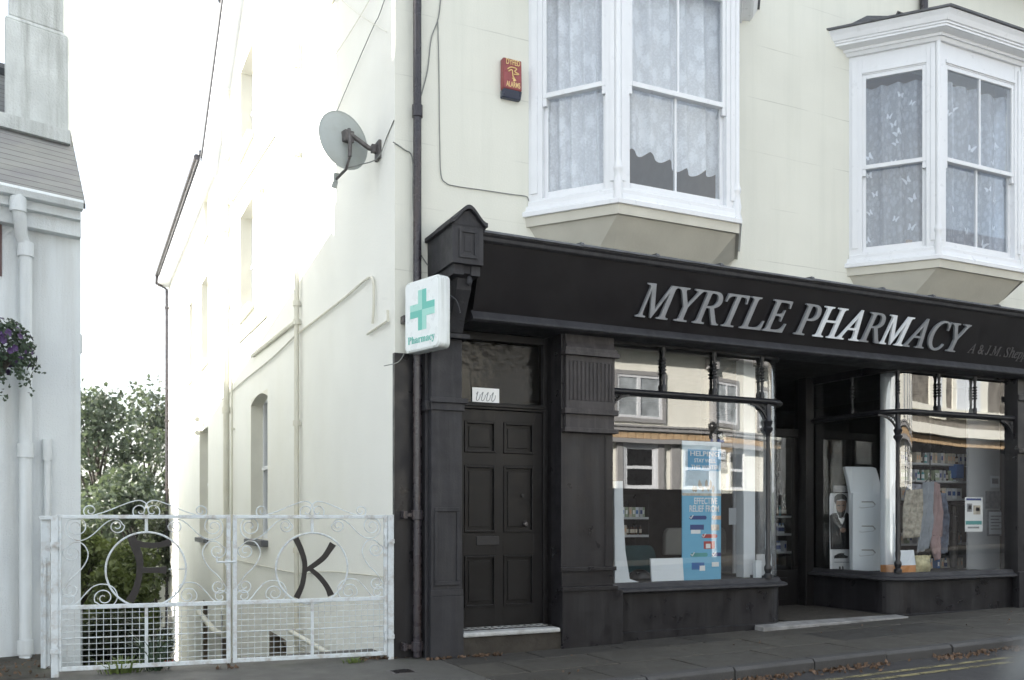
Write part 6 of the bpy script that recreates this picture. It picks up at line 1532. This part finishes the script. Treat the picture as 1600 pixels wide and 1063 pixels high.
mb = MB(); mb.loft([(-4.3,-9.9,.97),(-1.7,-9.9,.95),(-1.7,-8.5,.95),(-4.3,-8.5,.97)], [(-3.9,-9.75,1.42),(-2.7,-9.75,1.43),(-2.7,-8.66,1.43),(-3.9,-8.66,1.42)], False, False); mb.build('window_glass', CGL, car)
mb = MB(); mb.box(-3.95, -2.65, -9.77, -8.64, 1.42, 1.46); mb.build('roof', CARP, car, bevel=.02)
for x in (-3.95, -1.15):
    for y in (-9.98, -8.60):
        mb = MB(); mb.lathe([(.20,-.09),(.31,-.09),(.315,0),(.31,.09),(.20,.09)], (x, y, .21), 24, 'y'); wl_ = mb.build('wheel', TYRE, car, smooth=True)
        mb = MB(); mb.lathe([(0,-.07),(.2,-.075),(.2,.075),(0,.07)], (x, y, .21), 24, 'y'); mb.build('rim', STEELB, wl_, smooth=True)
mc = CAM + ray(1856, 1150)*.36
mb = MB(); rr2 = bmesh.ops.create_icosphere(mb.bm, subdivisions=4, radius=1.0)
for v in rr2['verts']:
    d = v.co; k = (abs(d.x)**3+abs(d.y)**3+abs(d.z)**3)**(-1/3)
    v.co = Vector((mc.x+d.x*k*.055, mc.y-.01+d.y*k*.075, mc.z+.0+d.z*k*.046))
mr = mb.build('door_mirror', CARP, car, smooth=True)
mb = MB(); mb.tube([(mc.x+.02, mc.y-.05, mc.z-.03), (mc.x+.05, -8.34, .98)], .03, 8); mb.build('mirror_stalk', DARK, mr)
mb = MB(); mb.tube([(mc.x+.056*math.cos(a)*.9, mc.y-.01+.076*math.sin(a)*.9, mc.z-.034) for a in [2*math.pi*i/40 for i in range(40)]], .006, 6, closed=True); mb.build('mirror_seam', DARK, mr)
mb = MB(); mb.box(mc.x+.053, mc.x+.058, mc.y-.07, mc.y+.05, mc.z-.03, mc.z+.03); mb.build('mirror_glass', GLASS, mr)

mb = MB(); mb.box(-60, 60, -40, 75, -9, 14)
hz = bpy.data.materials.new('haze_air'); t, o = nodes(hz); pv = t.nodes.new('ShaderNodeVolumePrincipled')
pv.inputs['Color'].default_value = (.9,.93,.95,1); pv.inputs['Density'].default_value = .0006; pv.inputs['Anisotropy'].default_value = .3
t.links.new(pv.outputs[0], o.inputs['Volume']); ho = mb.build('haze', hz); kind(ho, 'stuff')
